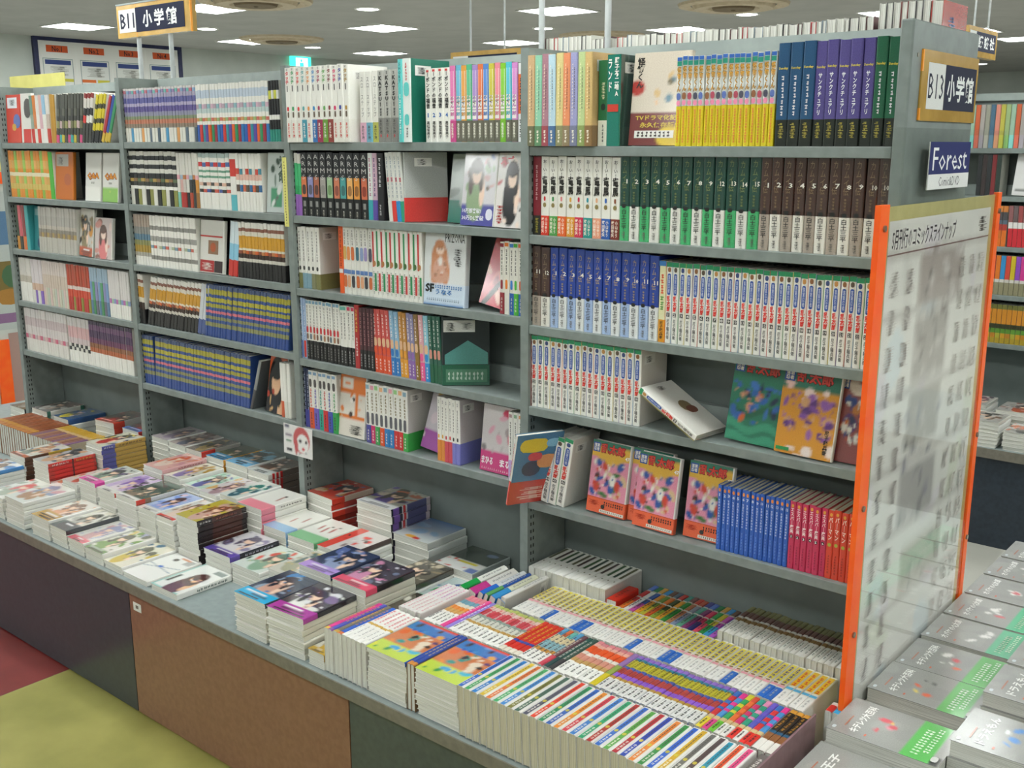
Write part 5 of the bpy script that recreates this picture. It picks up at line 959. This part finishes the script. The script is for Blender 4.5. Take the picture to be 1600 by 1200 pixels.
spineup(.484, .722, 17, -.36, .113, .176, 'violet and yellow comic', F2, '30:#d8d8d4 36:#b08a3a 46:#8a5ac0 60:#a84a4a 66:#4a5aa0 86:#b8b03a 92:#3a7a90 100:#8a6ab8', prints=lambda k: (('d', .25, .06, .75, .28, '#3a3a3c', 3), ('d', .2, .45, .8, .62, '#c8503a', 4), ('d', .2, .68, .8, .88, '#7a6a2a', 4)), side='#7a8ab0')
MX = ('d8c83a d84a8a 6ab83a dcdad2 dcdad2 d8382c dcdad2 d8382c d8382c d8382c 6ab8c0 d8a03a', 'c83a3a 4a8ac0 3a9a5a d8703a c83a6a 3a9a7a 5a5ab0', '3a6ab0 d83a8a c8c03a c8503a 3a9a8a d88ab0 6a5ab8')
spineup(.722, .842, 9, -.36, .113, .176, 'many-coloured comic', F2, '26:A 34:#c8b080 50:B 56:C 66:B 74:C 86:B 100:C', MX, prints=DD('#3a2f2c', .06, .24, 3))
spineup(.842, .887, 3, -.36, .113, .176, 'black and gold comic', F2, '24:#d8d4cc 40:#8a5a34 46:#2a5a7a 92:#2a241f 100:#c8903a', prints=DD('#b0803a', .5, .9, 5), side='#7c5f62')
# third row
def yb(k):
    return (('r', .06, .36, .94, .41, '#e09aa8'), ('o', .2, .415, .8, .45, '#8a6a3a'), ('d', .3, .08, .7, .3, '#a8a8a6', 3), ('r', .15, .47, .85, .96, '#d4c43a'), ('d', .22, .48, .78, .94, '#3a3a92', 6))
spineup(.108, .795, 40, -.182, .115, .174, 'yellow and indigo titled comic', F3, '34:A 100:#d6d4c8', ('dcdad4 dcdad4 dcdad4 dcdad4 dcdad4 2f66b8 dcdad4 dcdad4 dcdad4 dcdad4 2f66b8 2f66b8 dcdad4 dcdad4', '', ''), prints=yb)
spineup(.795, .866, 4, -.182, .115, .174, 'red and yellow titled comic', F3, '34:#dcdad4 100:#d6d4c8', prints=lambda k: (('r', .06, .36, .94, .42, '#5aa8d0'), ('r', .15, .47, .85, .96, '#d8b02a'), ('d', .25, .48, .75, .93, '#c83a22', 4), ('d', .3, .08, .7, .3, '#a8a8a6', 3)))
# messy leaning ones between the rows
for k, (x, c1, c2, w, ln) in enumerate(((-.082, '#1f9a48', '#dcdcd4', .018, 24), (-.05, '#b83a80', '#d4d2cc', .024, 24), (-.012, '#2f68c0', '#ccd0d4', .014, 22), (.008, '#5a9a5a', '#2f5aa8', .010, 22), (.026, '#3a8ac0', '#d0d2b8', .016, 22), (.05, '#3f86c0', '#d4d2cc', .022, 22), (.082, '#d4d2cc', '#d4d2cc', .014, 12))):
    book('upturned_comic', '%s of the seven loose comics leaning between the pink set and the white row' % ordinal(k + 1), m_spineup(x - .03, -.182, TZ + .012, .128, ln), w, .128, .172, ((.36, c1), (1, c2)), '#d2d0ca', (('d', .3, .45, .7, .9, '#8a8a88', 7),), (), BAR(.06, .82), (.36, c1), group='loose leaning comics', mat='wrap')
# back row
spineup(.020, .262, 13, -.005, .145, .168, 'tall white comic with dark stripe', F4, '100:#e6e5de', side='#d4d2ca', prints=lambda k: (('o', .4, .3, .6, .34, '#6a6a48'), ('r', .28, .46, .72, .96, ('#5a5a3a', '#4a3a34', '#3a5a34', '#2f4434')[k % 4])), kind='deluxe_comic')
book('upturned_comic', 'thick red comic at the end of the tall white row', m_spineup(.266, -.005, TZ + .0004, .125, 0), .03, .125, .1, ((1, '#cc2f20'),), '#cc2f20', (('d', .3, .2, .7, .8, '#8a1c14', 5),))
CT = ('d8722a d8d4d0 b84a9a d89a24 b8b03a c8562a 8aa03a c88a2a 2f8a3a b07a50 7a8aa8 5a9a80 8a3a70 2a2f6a c8405a 2f8a44 3a9ac8 b05ac0', 'c83a3a d8d8d4 3a5aa0 d8943a 6a8a3a d8742a 3a4a2a d8982a 2f8a3a a86a48 8a8a9a 5a9a8a 7a3a68 c8385a 3a9a50 c8b83a c85ab8 5a4ab0', '5a7ac8 2f7a4a c8984a 3a8ac0 6a4a3a 5a6a78 b83a34 4a8a80 7a4a48 b83a2c a8503a 4a4a8a')
spineup(.300, .565, 18, -.005, .113, .168, 'bright colourful comic', F4, '32:A 48:B 52:#c4c2ba 76:B 80:#b8b4a8 100:C', CT, prints=DD('#3a3430', .1, .46, 5), side='#b8b4a8')
spineup(.574, .866, 22, -.005, .135, .168, 'white comic with olive top', F4, '46:#dad8d0 56:#8a6a40 62:#d0d0c8 80:#6a4a44 100:#77744a', prints=lambda k: (('d', .35, .12, .65, .42, '#5a6a60', 3), ('o', .2, .47, .8, .55, '#8a6a3a')), side='#c8c6bc')
spineup(-2.645, -2.335, 16, -.182, .125, .172, 'brown comic', 'left end of table', '16:A 28:#b8842f 100:B', ('a8602f b0742f', '8a4a2a 94502a 7f4426', ''), parts=False, side='#8a5a3a')
spineup(-2.325, -2.065, 14, -.182, .125, .172, 'purple-brown comic', 'left part of table', '60:A 70:#c8a878 100:#b8902f', ('8a6058 7a5a78 a07a58 8a5a48', '', ''), parts=False, side='#b8a890')
# bookend at the right end of the rows
b = MB(); b.box(.8925, -.53, TZ + .0003, .8965, -.19, TZ + .125); tag(b.build('bookend', 'plate_mauve'), 'flat mauve bookend plate closing the front comic rows', 'bookend')
for k, (x, c) in enumerate(((.899, '#c8342c'), (.9145, '#3a9ac8'))):
    book('upturned_comic', ('red', 'blue')[k] + ' comic squeezed in beside the bookend and the poster board', m_spineup(x, -.155, TZ + .0004, .12 + .0 * k, 0), .014, .12, .04, ((.7, c), (1, '#d8d4cc')), '#d0ccc4')
# ------------------------------------------------------------------ grey wrapped volumes on the end table
def m_head_left(x0, y0, ztop, h):      # lying, cover up, head towards -x, fore-edge to the aisle
    return TR(x0 + h, y0, ztop) @ R4(((0, 0, -1), (0, -1, 0), (-1, 0, 0)), (0, 0, 0)) @ TR(0, -.148, 0)
G1, G2 = '#8d8d88', '#9a9a95'
def grey_art(seed, band, blobs):
    return paint([('bg', '#8f8f8a'), ('mess', 5, ('#8a8a86', '#969691'), (0, .3, 1, 1), .3), ('r', 0, .0, 1, .1, '#a0a09b'), ('r', 0, .1, 1, .34, band), ('r', .0, .02, .22, .1, '#2f3230')] + blobs, nu=30, nv=40, seed=seed)
GB = '#4fae4a'; GT = '#3fae7c'
def grey(x0, y0, ztop, n, title, band, desc, seed, t=.03, blob=()):
    h, d = .21, .148
    bl = [('mess', 5, tuple(blob), (.3, .42, .75, .66), .09)] if blob else []
    front = (('o', .06, .93, .14, .965, '#c4ccd0'), ('t', title, .12, .74, .88, .83, '#e6e6e2', .03), ('o', .1, .66, .16, .68, '#c85a34'), ('o', .2, .87, .5, .885, '#a86a54'), ('d', .1, .2, .8, .27, '#d8e8d4', 10), ('d', .2, .13, .9, .18, '#d8e8d4', 10), ('o', .06, .03, .2, .09, '#c8c8c4'))
    n = max(1, n); t = round((ztop - TZ) / n - .0004, 4)
    for k in range(n):
        zt = ztop - k * (t + .0004); m = m_head_left(x0 + (.003 * math.sin(k * 5) if k else 0), y0 + (.002 * math.cos(k * 4) if k else 0), zt, h)
        if k == 0:
            book('wrapped_volume', desc, m, t, d, h, ((.34, '#b8b8b2'), (1, G1)), G1, (), front, (), art=grey_art(seed, band, bl), artkey='g%d' % seed, mat='print', group='grey wrapped volumes', page='page')
        else:
            book('wrapped_volume', '%s volume down under the %s' % (ordinal(k + 1), desc), m, t, d, h, ((1, G2),), G2, group='grey wrapped volumes', parts=False, mat='print')
KT, OQ, DO = 'キテレツ大百科', 'オバケのQ太郎', 'ドラえもん'
WB = ('#e0deda', '#d8b8a8', '#c83a4a'); 
grey(.936, -.40, .535, 3, 'の王子', '#8f8f8a', 'grey volume nearest the aisle, left column', 1, blob=('#e0deda', '#3a3a3a', '#8ab0c0'))
grey(.936, -.238, .556, 4, KT, GB, 'grey volume with green band below the two-high pair, left column', 2, blob=('#e0deda', '#d88a9a', '#c83a4a', '#d8c04a'))
grey(.934, -.03, .552, 4, KT, GB, 'grey volume with green band on the stepped pair, left column', 3, blob=('#e0deda', '#3a3a3a', '#d8c04a', '#d8582f'))
grey(.934, .125, .548, 4, KT, GB, 'grey volume with green band behind the stepped pair, left column', 4, blob=('#e0deda', '#c83a4a', '#d8582f'))
for k, y in enumerate((.282, .436, .590, .744, .898)):
    grey(.934, y, .552, 4, OQ, GT, 'grey volume with white blot and teal band, %s of five' % ordinal(k + 1), 5 + k, blob=('#e0deda', '#e8e6e2', '#c84a54'))
grey(1.150, -.36, .545, 4, DO, '#8f8f8a', 'grey volume at the lower right corner', 11, blob=('#d8e0e4', '#5a9ac8'))
grey(1.148, -.19, .590, 5, DO, '#8f8f8a', 'grey volume with blue blot, nearest of the right column', 12, blob=('#2f7ac0', '#e0e4e6', '#c8404a'))
grey(1.148, .0, .605, 6, DO, '#8f8f8a', 'grey volume with pale blue blot, second of the right column', 13, blob=('#d8c8a8', '#5aa0d0', '#8a5a4a'))
for k, y in enumerate((.155, .31)):
    grey(1.148, y, .605, 6, DO, '#8f8f8a', 'grey volume %s in the right column' % ('third', 'fourth')[k], 14 + k, blob=('#d8c8a8', '#5aa0d0'))
# brown-red comics behind the poster board on the end table
for k, (x, y, z) in enumerate(((.93, 1.07, .50), (.93, 1.26, .47))):
    xx = x + .15
    pile(xx, y, z, ('red and black comic', 'red lettered comic')[k] + ' on end table', AA('#6a4a44', ['#3a2a28', '#a8604a', '#8a7a70'], '#c8342c', 90 + k, bandh=.25), '#a83a30', W, d=.12, h=.176, row='rear')

# ------------------------------------------------------------------ comics on the far side, seen over the top
rn = random.Random(4); x = .03; k = 0
EDG = ['#d8d6ce', '#d0cec4', '#26262a', '#d4d2c8', '#5a2a30', '#cccac0', '#c8343a', '#d4d2ca', '#8a9aa8', '#d8d6ce']
while x < .735:
    w = rn.uniform(.010, .022); hh = .214 + .006 * rn.random()
    k += 1
    book('rear_comic', 'pale page edges of rear comic, %s from left above the right bookcase' % ordinal(k), TR(x + w, .222 + .113, 1.6774) @ RZ(180), round(w - .0012, 4), .113, round(hh, 3), ((1, '#c8c6bc'),), EDG[k % 10], group='rear comics seen over the top', parts=False)
    x += w
x = -.13; k = 0
while x < .025:
    w = rn.uniform(.012, .02); k += 1
    book('rear_comic', 'pale rear comic behind the poles, %s from left' % ordinal(k), TR(x + w, .222 + .113, 1.6774) @ RZ(180), round(w - .0012, 4), .113, .226, ((1, '#c8c6bc'),), EDG[(k + 2) % 10], group='rear comics seen over the top', parts=False)
    x += w
for k in range(7):
    book('rear_comic', 'tall rear comic, %s of seven beside the red-covered one' % ordinal(k + 1), TR(.757 + .015 * k + .014, .222 + .148, 1.6774) @ RZ(180), .0135, .148, .243, ((1, '#c8c6bc'),), ('#d4d2ca', '#4a4a4c', '#d0cec6', '#8a3a34')[k % 4], group='tall rear comics', parts=False)
book('rear_comic', 'red-covered tall comic standing at the end above the shop sign', TR(.863 + .024, .222 + .150, 1.6774) @ RZ(180), .0235, .150, .240, ((1, '#d8d6ce'),), '#b83a30', (), (('d', .2, .5, .5, .9, '#5a5aa0', 6), ('o', .55, .55, .85, .75, '#c87a5a')), (), mat='wrap')

# ------------------------------------------------------------------ signs
def letter(name, elems, W_, H_, mtx, parent, mat='matte_print'):
    return link(name, print_mesh(tuple(elems), W_, H_, mat), parent, mtx)
FRONT = lambda x, y, z: TR(x, y, z) @ SPINE_M                                   # facing -y
RIGHT = lambda x, y, z: TR(x, y, z) @ back_m(0)                                 # facing +x
t = thing('hanging_sign', 'gold acrylic sign on two poles above the left bookcases', 'sign')
b = MB(); b.box(-2.065, .178, 2.015, -1.605, .202, 2.128); b.build('sign_box', 'gold_acrylic', t)
b = MB(); b.box(-2.065, .176, 2.128, -1.605, .204, 2.133); b.build('top_cap', 'steel_light', t)
for x in (-1.6045, ):
    b = MB(); b.box(x, .1775, 2.013, x + .003, .184, 2.13); b.build('amber_edge', 'amber', t)
b = MB(); b.box(-1.94, .1774, 2.016, -1.938, .178, 2.127); b.build('divider', 'amber', t)
letter('lettering', (('r', .03, .16, .27, .86, '#d6d6d0'), ('t', 'B11', .05, .28, .25, .74, '#23263a', .02), ('r', .27, .14, .93, .88, '#1c2038'), ('t', '小', .37, .26, .50, .76, '#e4e6e4', .03), ('t', '学', .53, .26, .66, .76, '#e4e6e4', .03), ('t', '館', .69, .26, .83, .76, '#e4e6e4', .03)), .46, .113, FRONT(-2.065, .1775, 2.015), t)
for x in (-1.949, -1.748):
    b = MB(); b.tube((x, .19, 0), .008, 1.8625, 2.015, 12); b.build('pole', 'pole', t)
t = thing('sign_pole_pair', 'two tall thin grey sign poles above the right bookcase', 'sign')
for x in (-.105, .099):
    b = MB(); b.tube((x, .196, 0), .0078, 1.8, 2.45, 12); b.build('pole', 'pole', t)
b = MB(); b.box(-.22, .172, 2.30, .24, .22, 2.42); b.build('sign_box', 'gold_acrylic', t)

t = thing('shop_sign', 'gold bay-number sign fixed on the end panel', 'sign')
b = MB(); b.box(.9128, .050, 1.682, .9158, .382, 1.812); b.build('backplate', 'gold_acrylic', t)
for z0, z1 in ((1.772, 1.811), (1.683, 1.705)):
    b = MB(); b.box(.9128, .0495, z0, .9162, .0555, z1); b.build('amber_edge', 'amber', t)
letter('lettering', (('r', .10, .17, .39, .83, '#d8d8d4'), ('t', 'B13', .12, .32, .37, .68, '#1f2236', .0), ('r', .39, .17, .965, .83, '#1c2038'), ('t', '小', .44, .30, .58, .70, '#e4e6e4', .03), ('t', '学', .60, .30, .75, .70, '#e4e6e4', .03), ('t', '館', .77, .30, .92, .70, '#e4e6e4', .03)), .332, .13, RIGHT(.9159, .05, 1.682), t)

# clear poster board standing against the end
t = thing('poster_board', 'tall clear board with faded poster and orange side strips', 'poster board')
b = MB(); b.box(.926, -.134, .424, .929, .582, 1.668); b.build('acrylic_sheet', 'acrylic', t)
b = MB(); b.box(.9215, -.098, .44, .9235, .562, 1.527); b.build('backing', 'olive_border', t)
P = paint([('bg', '#ebe7e1'), ('mess', 26, ('#e0dcd6', '#f0ece6', '#e4e4d4', '#e6dee2', '#dee4e6'), (0, 0, 1, 1), .12), ('r', .3, .82, .72, .92, '#b3a6a0'), ('mess', 12, ('#d8d0cc', '#7f7572', '#a89c98'), (.32, .82, .7, .92), .04), ('r', .3, .66, .62, .80, '#b0a8a2'), ('mess', 18, ('#7a6e6a', '#d8d2cc', '#988c86'), (.3, .66, .62, .8), .03), ('r', .3, .52, .6, .64, '#b6b0a8'), ('r', .28, .36, .62, .48, '#b4aeaa'), ('mess', 26, ('#7e7a78', '#d4cec8', '#98949e'), (.28, .36, .62, .63), .03), ('r', .35, .2, .75, .3, '#bab4a8'), ('mess', 12, ('#9a948c', '#ccc6be'), (.35, .2, .75, .3), .03)] + [('s', 0.0, v, v + .006, '#8d7f7a') for v in (.93, .81, .645, .5, .345, .18)], nu=40, nv=60, seed=4)
b = MB(); nv, nu = P.shape[0] - 1, P.shape[1] - 1
for j in range(nv):
    for i in range(nu):
        q = [(i, j), (i + 1, j), (i + 1, j + 1), (i, j + 1)]
        b.face([(.9242, -.076 + .610 * u / nu, .50 + 1.0 * v / nv) for u, v in q], cols=[P[v, u].tolist() for u, v in q])
b.build('poster', 'print', t)
el = [('t', '5月刊行のコミックスラインナップ', .03, .945, .62, .985, '#3a2f3a', .01), ('r', .0, .935, 1, .938, '#8a6a66'), ('d', .86, .95, .97, .985, '#6a5a58', 4)]
rn = random.Random(2)
for c in range(2):
    for q in range(12): el.append(('d', .02 + .13 * c, .905 - .072 * q - .05, .12 + .13 * c, .905 - .072 * q, '#cfc6c1', 9))
for c in range(3):
    for q in range(12): el.append(('d', .68 + .1 * c, .905 - .072 * q - .045, .76 + .1 * c, .905 - .072 * q, '#d4ccc4', 8))
letter('poster_print', el, .610, 1.0, RIGHT(.9243, -.076, .50), t, 'print')
for y0, y1 in ((-.140, -.098), (.562, .588)):
    b = MB(); b.box(.9195, y0, .43, .9305, y1, 1.532); b.build('orange_strip', 'orange_plastic', t)
for y in (-.119, .575):
    for z in (.70, .96, 1.49):
        b = MB(); b.tube((.929, y, z), .006, 0, .005, 12, axis='x'); b.build('screw', 'screw', t)
t = thing('shop_sign', 'blue and white department sign on the clear board', 'sign')
b = MB(); b.box(.9293, .084, 1.552, .9313, .326, 1.643); b.build('plate', 'trim_white', t)
letter('lettering', (('r', 0, .32, 1, 1, '#1c2560'), ('t', 'Forest', .08, .40, .92, .88, '#e6e8e8', .0), ('r', 0, 0, 1, .32, '#dcdcda'), ('t', 'Comic&DVD', .25, .06, .77, .26, '#4a4a50', .0)), .242, .091, RIGHT(.9314, .084, 1.552), t)

# hand-drawn price card and yellow strip label
t = thing('price_card', 'hand-drawn white price card with red-haired face', 'card', TR(-.975, -.004, .688) @ RX(-2))
CA = paint([('bg', '#d6d4d0'), ('e', .62, .55, .28, .42, '#b85a5a'), ('e', .66, .45, .2, .3, '#dcdad6'), ('e', .58, .52, .05, .06, '#4a4446'), ('e', .78, .52, .04, .06, '#4a4446'), ('e', .68, .28, .05, .05, '#c8323a'), ('e', .45, .3, .06, .25, '#b85a5a'), ('r', .05, .85, .2, .95, '#6a6a78'), ('r', .08, .6, .3, .66, '#8a7a88'), ('r', .1, .42, .28, .48, '#6a8a70'), ('r', .12, .12, .3, .22, '#3a3a3c'), ('mess', 10, ('#8a8a8a', '#d6d4d0'), (.05, .05, .95, .2), .05)], nu=30, nv=22, seed=2)
b = MB(); nv, nu = CA.shape[0] - 1, CA.shape[1] - 1
for j in range(nv):
    for i in range(nu):
        q = [(i, j), (i + 1, j), (i + 1, j + 1), (i, j + 1)]
        b.face([(.138 * u / nu, -.0012, .096 * v / nv) for u, v in q], cols=[CA[v, u].tolist() for u, v in q])
b.build('drawing', 'matte_print', t)
b = MB(); b.box(0, -.0010, 0, .138, 0, .096); b.build('card', 'trim_white', t)
t = thing('shelf_strip', 'narrow yellow lettered strip on the upright left of the black comics', 'label')
b = MB(); b.box(-.922, -.0022, 1.399, -.904, -.0002, 1.601); b.build('strip', 'note_yellow', t)
letter('lettering', (('d', .3, .04, .7, .96, '#4a4420', 22),), .018, .202, FRONT(-.922, -.0023, 1.399), t)
b = MB(); b.box(-2.93, .176, 1.8625, -2.475, .178, 1.915); o = b.build('yellow_note', 'note_yellow'); tag(o, 'wide yellow paper note standing above the left bookcase', 'note')

# ------------------------------------------------------------------ the wall: notice board, exit sign; hanging signs far off
t = thing('notice_board', 'navy-framed white notice board with four ranking posters', 'notice board', TR(-10.2, 4.0, 1.9))
Wb, Hb = 1.76, .86
b = MB(); b.box(.0, 0, 0, .03, Wb, Hb); b.build('panel', 'wall_white', t)
for bx in ((0, -.05, -.05, .045, 0, Hb + .05), (0, Wb, -.05, .045, Wb + .05, Hb + .05), (0, 0, Hb, .045, Wb, Hb + .05), (0, 0, -.05, .045, Wb, 0)):
    b = MB(); b.box(*bx); b.build('frame_bar', 'navy', t)
for k in range(4):
    el = (('r', .0, 0, 1, 1, '#dcdcd8'), ('r', .2, .88, .8, .97, '#c8582f'), ('t', 'No.%d' % (k + 1), .36, .89, .64, .96, '#22222a', .02), ('r', .08, .3, .92, .8, '#8a9a98'), ('r', .1, .31, .9, .79, '#d8dad6'), ('r', .14, .72, .86, .78, '#3a4a80'), ('d', .2, .58, .8, .7, '#9a9a94', 5), ('r', .1, .5, .5, .54, '#d8703a'), ('r', .55, .5, .9, .54, '#c8c04a'), ('r', .1, .4, .48, .43, '#b04a6a'), ('r', .52, .4, .9, .43, '#b83a4a'))
    letter('ranking_poster', el, .42, .82, RIGHT(.031, .01 + .44 * k, .02), t)
t = thing('exit_sign', 'green emergency exit sign on the far wall', 'sign', TR(-10.2, 7.5, 2.6))
b = MB(); b.box(0, 0, 0, .06, .32, .2); b.build('housing', 'exit_glow', t)
b = MB(); b.box(.061, .06, .02, .064, .26, .18); b.build('pictogram_panel', 'exit_white', t)
b = MB(); b.tube((.0642, .15, .145), .018, 0, .002, 12, axis='x'); b.box(.0642, .12, .05, .066, .19, .12); b.build('running_figure', 'exit_glow', t)
def far_sign(label, mtx, txt):
    t = thing('hanging_sign', label, 'sign', mtx)
    b = MB(); b.box(0, -.02, 0, .56, .02, .17); b.build('sign_box', 'gold_acrylic', t)
    letter('lettering', (('r', .04, .2, .26, .85, '#d6d6d0'), ('r', .26, .2, .95, .85, '#1c2038')) + tuple(('t', ch, .34 + .2 * i, .32, .5 + .2 * i, .74, '#e4e6e4', .03) for i, ch in enumerate(txt)), .56, .17, FRONT(0, -.0205, 0), t)
    for x in (.15, .42):
        b = MB(); b.tube((x, 0, 0), .006, .17, .55, 8); b.build('hanger_rod', 'pole', t)
far_sign('far gold sign just showing behind the pastel comics', TR(-3.02, 3.0, 2.02), '講談社')
far_sign('far gold sign right of the red-covered tall comic', TR(-.5, 4.72, 2.155) @ RZ(90), '講談社')

# ------------------------------------------------------------------ the next double row, seen past the right end
FY = 3.0
bc = bookcase('grey steel bookcase of the next row, seen past the poster board', .0, .9, [1.622, 1.415, 1.195, .98, .762], y0=FY, right=True)
bc2 = bookcase('grey steel bookcase of the next row, hidden left neighbour', -.9, -.026, [1.622, 1.415, 1.195, .98, .762], y0=FY)
t = thing('display_table', 'long low display table of the next row with navy front', 'table')
b = MB(); b.box(-.95, 2.445, TZ - .04, 2.2, 3.38, TZ); b.build('table_top', 'table_top', t)
b = MB(); b.box(-.95, 2.4415, TZ - .041, 2.2, 2.4445, TZ - .0005); b.build('front_lip', 'lip', t)
for x0 in (-.93, .1, 1.13):
    b = MB(); b.box(x0, 2.46, .0, x0 + 1.025, 2.48, TZ - .041); b.build('front_panel', 'laminate_navy', t)
b = MB(); b.box(-.93, 2.481, 0, 2.15, 3.37, TZ - .0405); b.build('carcass', 'seam', t)
def far_row(z, x0, n, w, h, desc, st, A, B='8a8a8a', lean=0):
    A = A.split(); B = B.split()
    for k in range(n):
        cc = lambda q: '#' + A[k % len(A)] if q == 'A' else '#' + B[k % len(B)] if q == 'B' else q
        st_ = tuple((float(p.split(':')[0]) / 100, cc(p.split(':')[1])) for p in st.split())
        book('distant_comic', '%s, %s from left of %s, bookcase of the next row' % (desc, ordinal(k + 1), CARD[n]), TR(x0 + k * w, FY + .012, z + .0004) @ RY(lean), round(w - .0008, 4), .113, h, st_, '#d0cec4', group=desc + ' set in the next row', parts=False)
far_row(1.622, .10, 14, .021, .186, 'pale striped comic', '30:A 55:B 100:B', '8ad0c8 d8705a a8a0a8 b8b4a8 6a90a8 e0a078 c8c84a 8ab86a', '9ab8a0 c8603a a8a09a 9a988a 4a6a80 d88a78 b8b04a 9ab07a')
face_book('distant_comic', 'white magazine cover with magenta brush title in the next row', m_face(.40, FY + .02, 1.6224, .15, 6), .016, .15, .21, WHT, paint([('bg', '#d8d6d4'), ('r', 0, 0, 1, .26, '#c83a6a'), ('r', .05, .1, .9, .2, '#d8b83a'), ('mess', 6, ('#26242a', '#c83a4a', '#8a6a78'), (.4, .3, 1, .8), .16)], seed=5), 'fz', (('t', '雪', .1, .5, .5, .85, '#a83a90', .03),))
far_row(1.415, .15, 5, .02, .18, 'dark comic', '100:A', '26262a 3a2a2c 2a2a2e 8a2a30 2a3a34')
face_book('distant_comic', 'white cover with black circle in the next row', m_face(.30, FY + .02, 1.4154, .128, 8, 2), .016, .128, .182, WHT, paint([('bg', '#d8d6d4'), ('e', .75, .6, .3, .22, '#2a282c'), ('e', .7, .62, .1, .08, '#8a8a90'), ('r', .1, .1, .8, .16, '#8a8a88')], seed=5), 'fy', ())
far_row(1.195, .13, 8, .021, .178, 'red-banded comic', '20:A 40:B 55:#a83a34 65:#5a6a78 85:#4a4648 100:#c87a3a', '2f6ab0 d8702a d8702a d8702a', '3a7ab0 d8702a c86a2a d8702a')
far_row(1.195, .305, 6, .02, .18, 'red and white comic', '45:#c8303a 60:#d8d4d0 100:B', 'c8303a', '8a5a5a 6a5a5a 9a4a4a', lean=-2)
far_row(.98, .12, 15, .021, .175, 'rainbow comic with grey foot', '32:#8a8468 40:#c8c4bc 100:A', 'c84a3a c8b02a 8a4ab0 c83a8a 3a5ac0 8aa03a b83a34 d8742a 3a8ac0')
far_row(.762, .12, 15, .0215, .175, 'orange and green comic', '14:#a8902f 26:A 38:#5a8a34 50:#3a3a24 88:#c8842a 100:#6a6a34', 'c8942a b87a2a a8a03a')
FZ = lambda x, y, z, desc, a, n: pile(x, y, z, desc, a, '#c8c6bc', W, d=.14, h=.18, row='next')
for k, (x, y, z, desc, pal) in enumerate(((.33, 2.46, .515, 'leftmost pale comic of far table', ['#8a8480', '#c8b0a8', '#5a4a50']), (.49, 2.46, .53, 'black and white comic of far table', ['#3a3a3a', '#c8c4bc', '#a87a5a']), (.65, 2.46, .50, 'orange-edged comic of far table', ['#d8642f', '#5a5a5a', '#c8c4bc']), (.81, 2.46, .51, 'grey comic of far table', ['#8a8a88', '#3a3a3a', '#c8b8a8']),
                                          (.38, 2.66, .55, 'higher pale comic of far table', ['#8a5a6a', '#c8a8a8', '#4a4a5a']), (.56, 2.66, .54, 'dark-banded comic of far table', ['#2a2a2e', '#c8582f', '#a8a49c']))):
    FZ(x, y, z, desc, AA('#b8b4ae', pal, None, 120 + k), 5)

# poster stand seen past the left end of the row
t = thing('poster_stand', 'pale poster stand with orange edge past the left end', 'poster stand', TR(-4.0, .2, 0))
b = MB(); b.box(0, 0, .12, .03, 1.3, 1.62); b.build('board', 'board_pale', t)
b = MB(); b.box(.031, .255, .2, .045, .325, .63); b.build('orange_strip', 'orange_plastic', t)
b = MB(); b.box(.031, .29, 1.44, .05, .42, 1.50); b.build('orange_tab', 'orange_plastic', t)
b = MB(); b.box(.031, .29, 1.505, .05, .42, 1.58); b.build('yellow_tab', 'note_yellow', t)
for y in (.1, 1.14):
    b = MB(); b.box(-.15, y, 0, .18, y + .05, .12); b.build('foot', 'steel', t)
letter('poster', (('r', 0, 0, 1, 1, '#b4bab4'), ('r', .0, .62, .5, .86, '#5a7a98'), ('r', .0, .25, .9, .5, '#7a6a3a'), ('o', .2, .3, .8, .48, '#4a6a4a'), ('o', .1, .18, .5, .3, '#a87a3a'), ('r', 0, .05, 1, .12, '#8a6a8a')), .34, .72, RIGHT(.032, .26, .68), t)
letter('poster', (('r', 0, 0, 1, 1, '#a88a80'), ('r', .3, .35, .9, .9, '#8a8078'), ('r', .35, .62, .85, .85, '#c0bcb0'), ('r', .35, .4, .85, .55, '#8a3a34')), .34, .44, RIGHT(.032, .33, .22), t)
for b_ in (_TO,): bpy.data.objects.remove(b_)
bpy.context.view_layer.update()
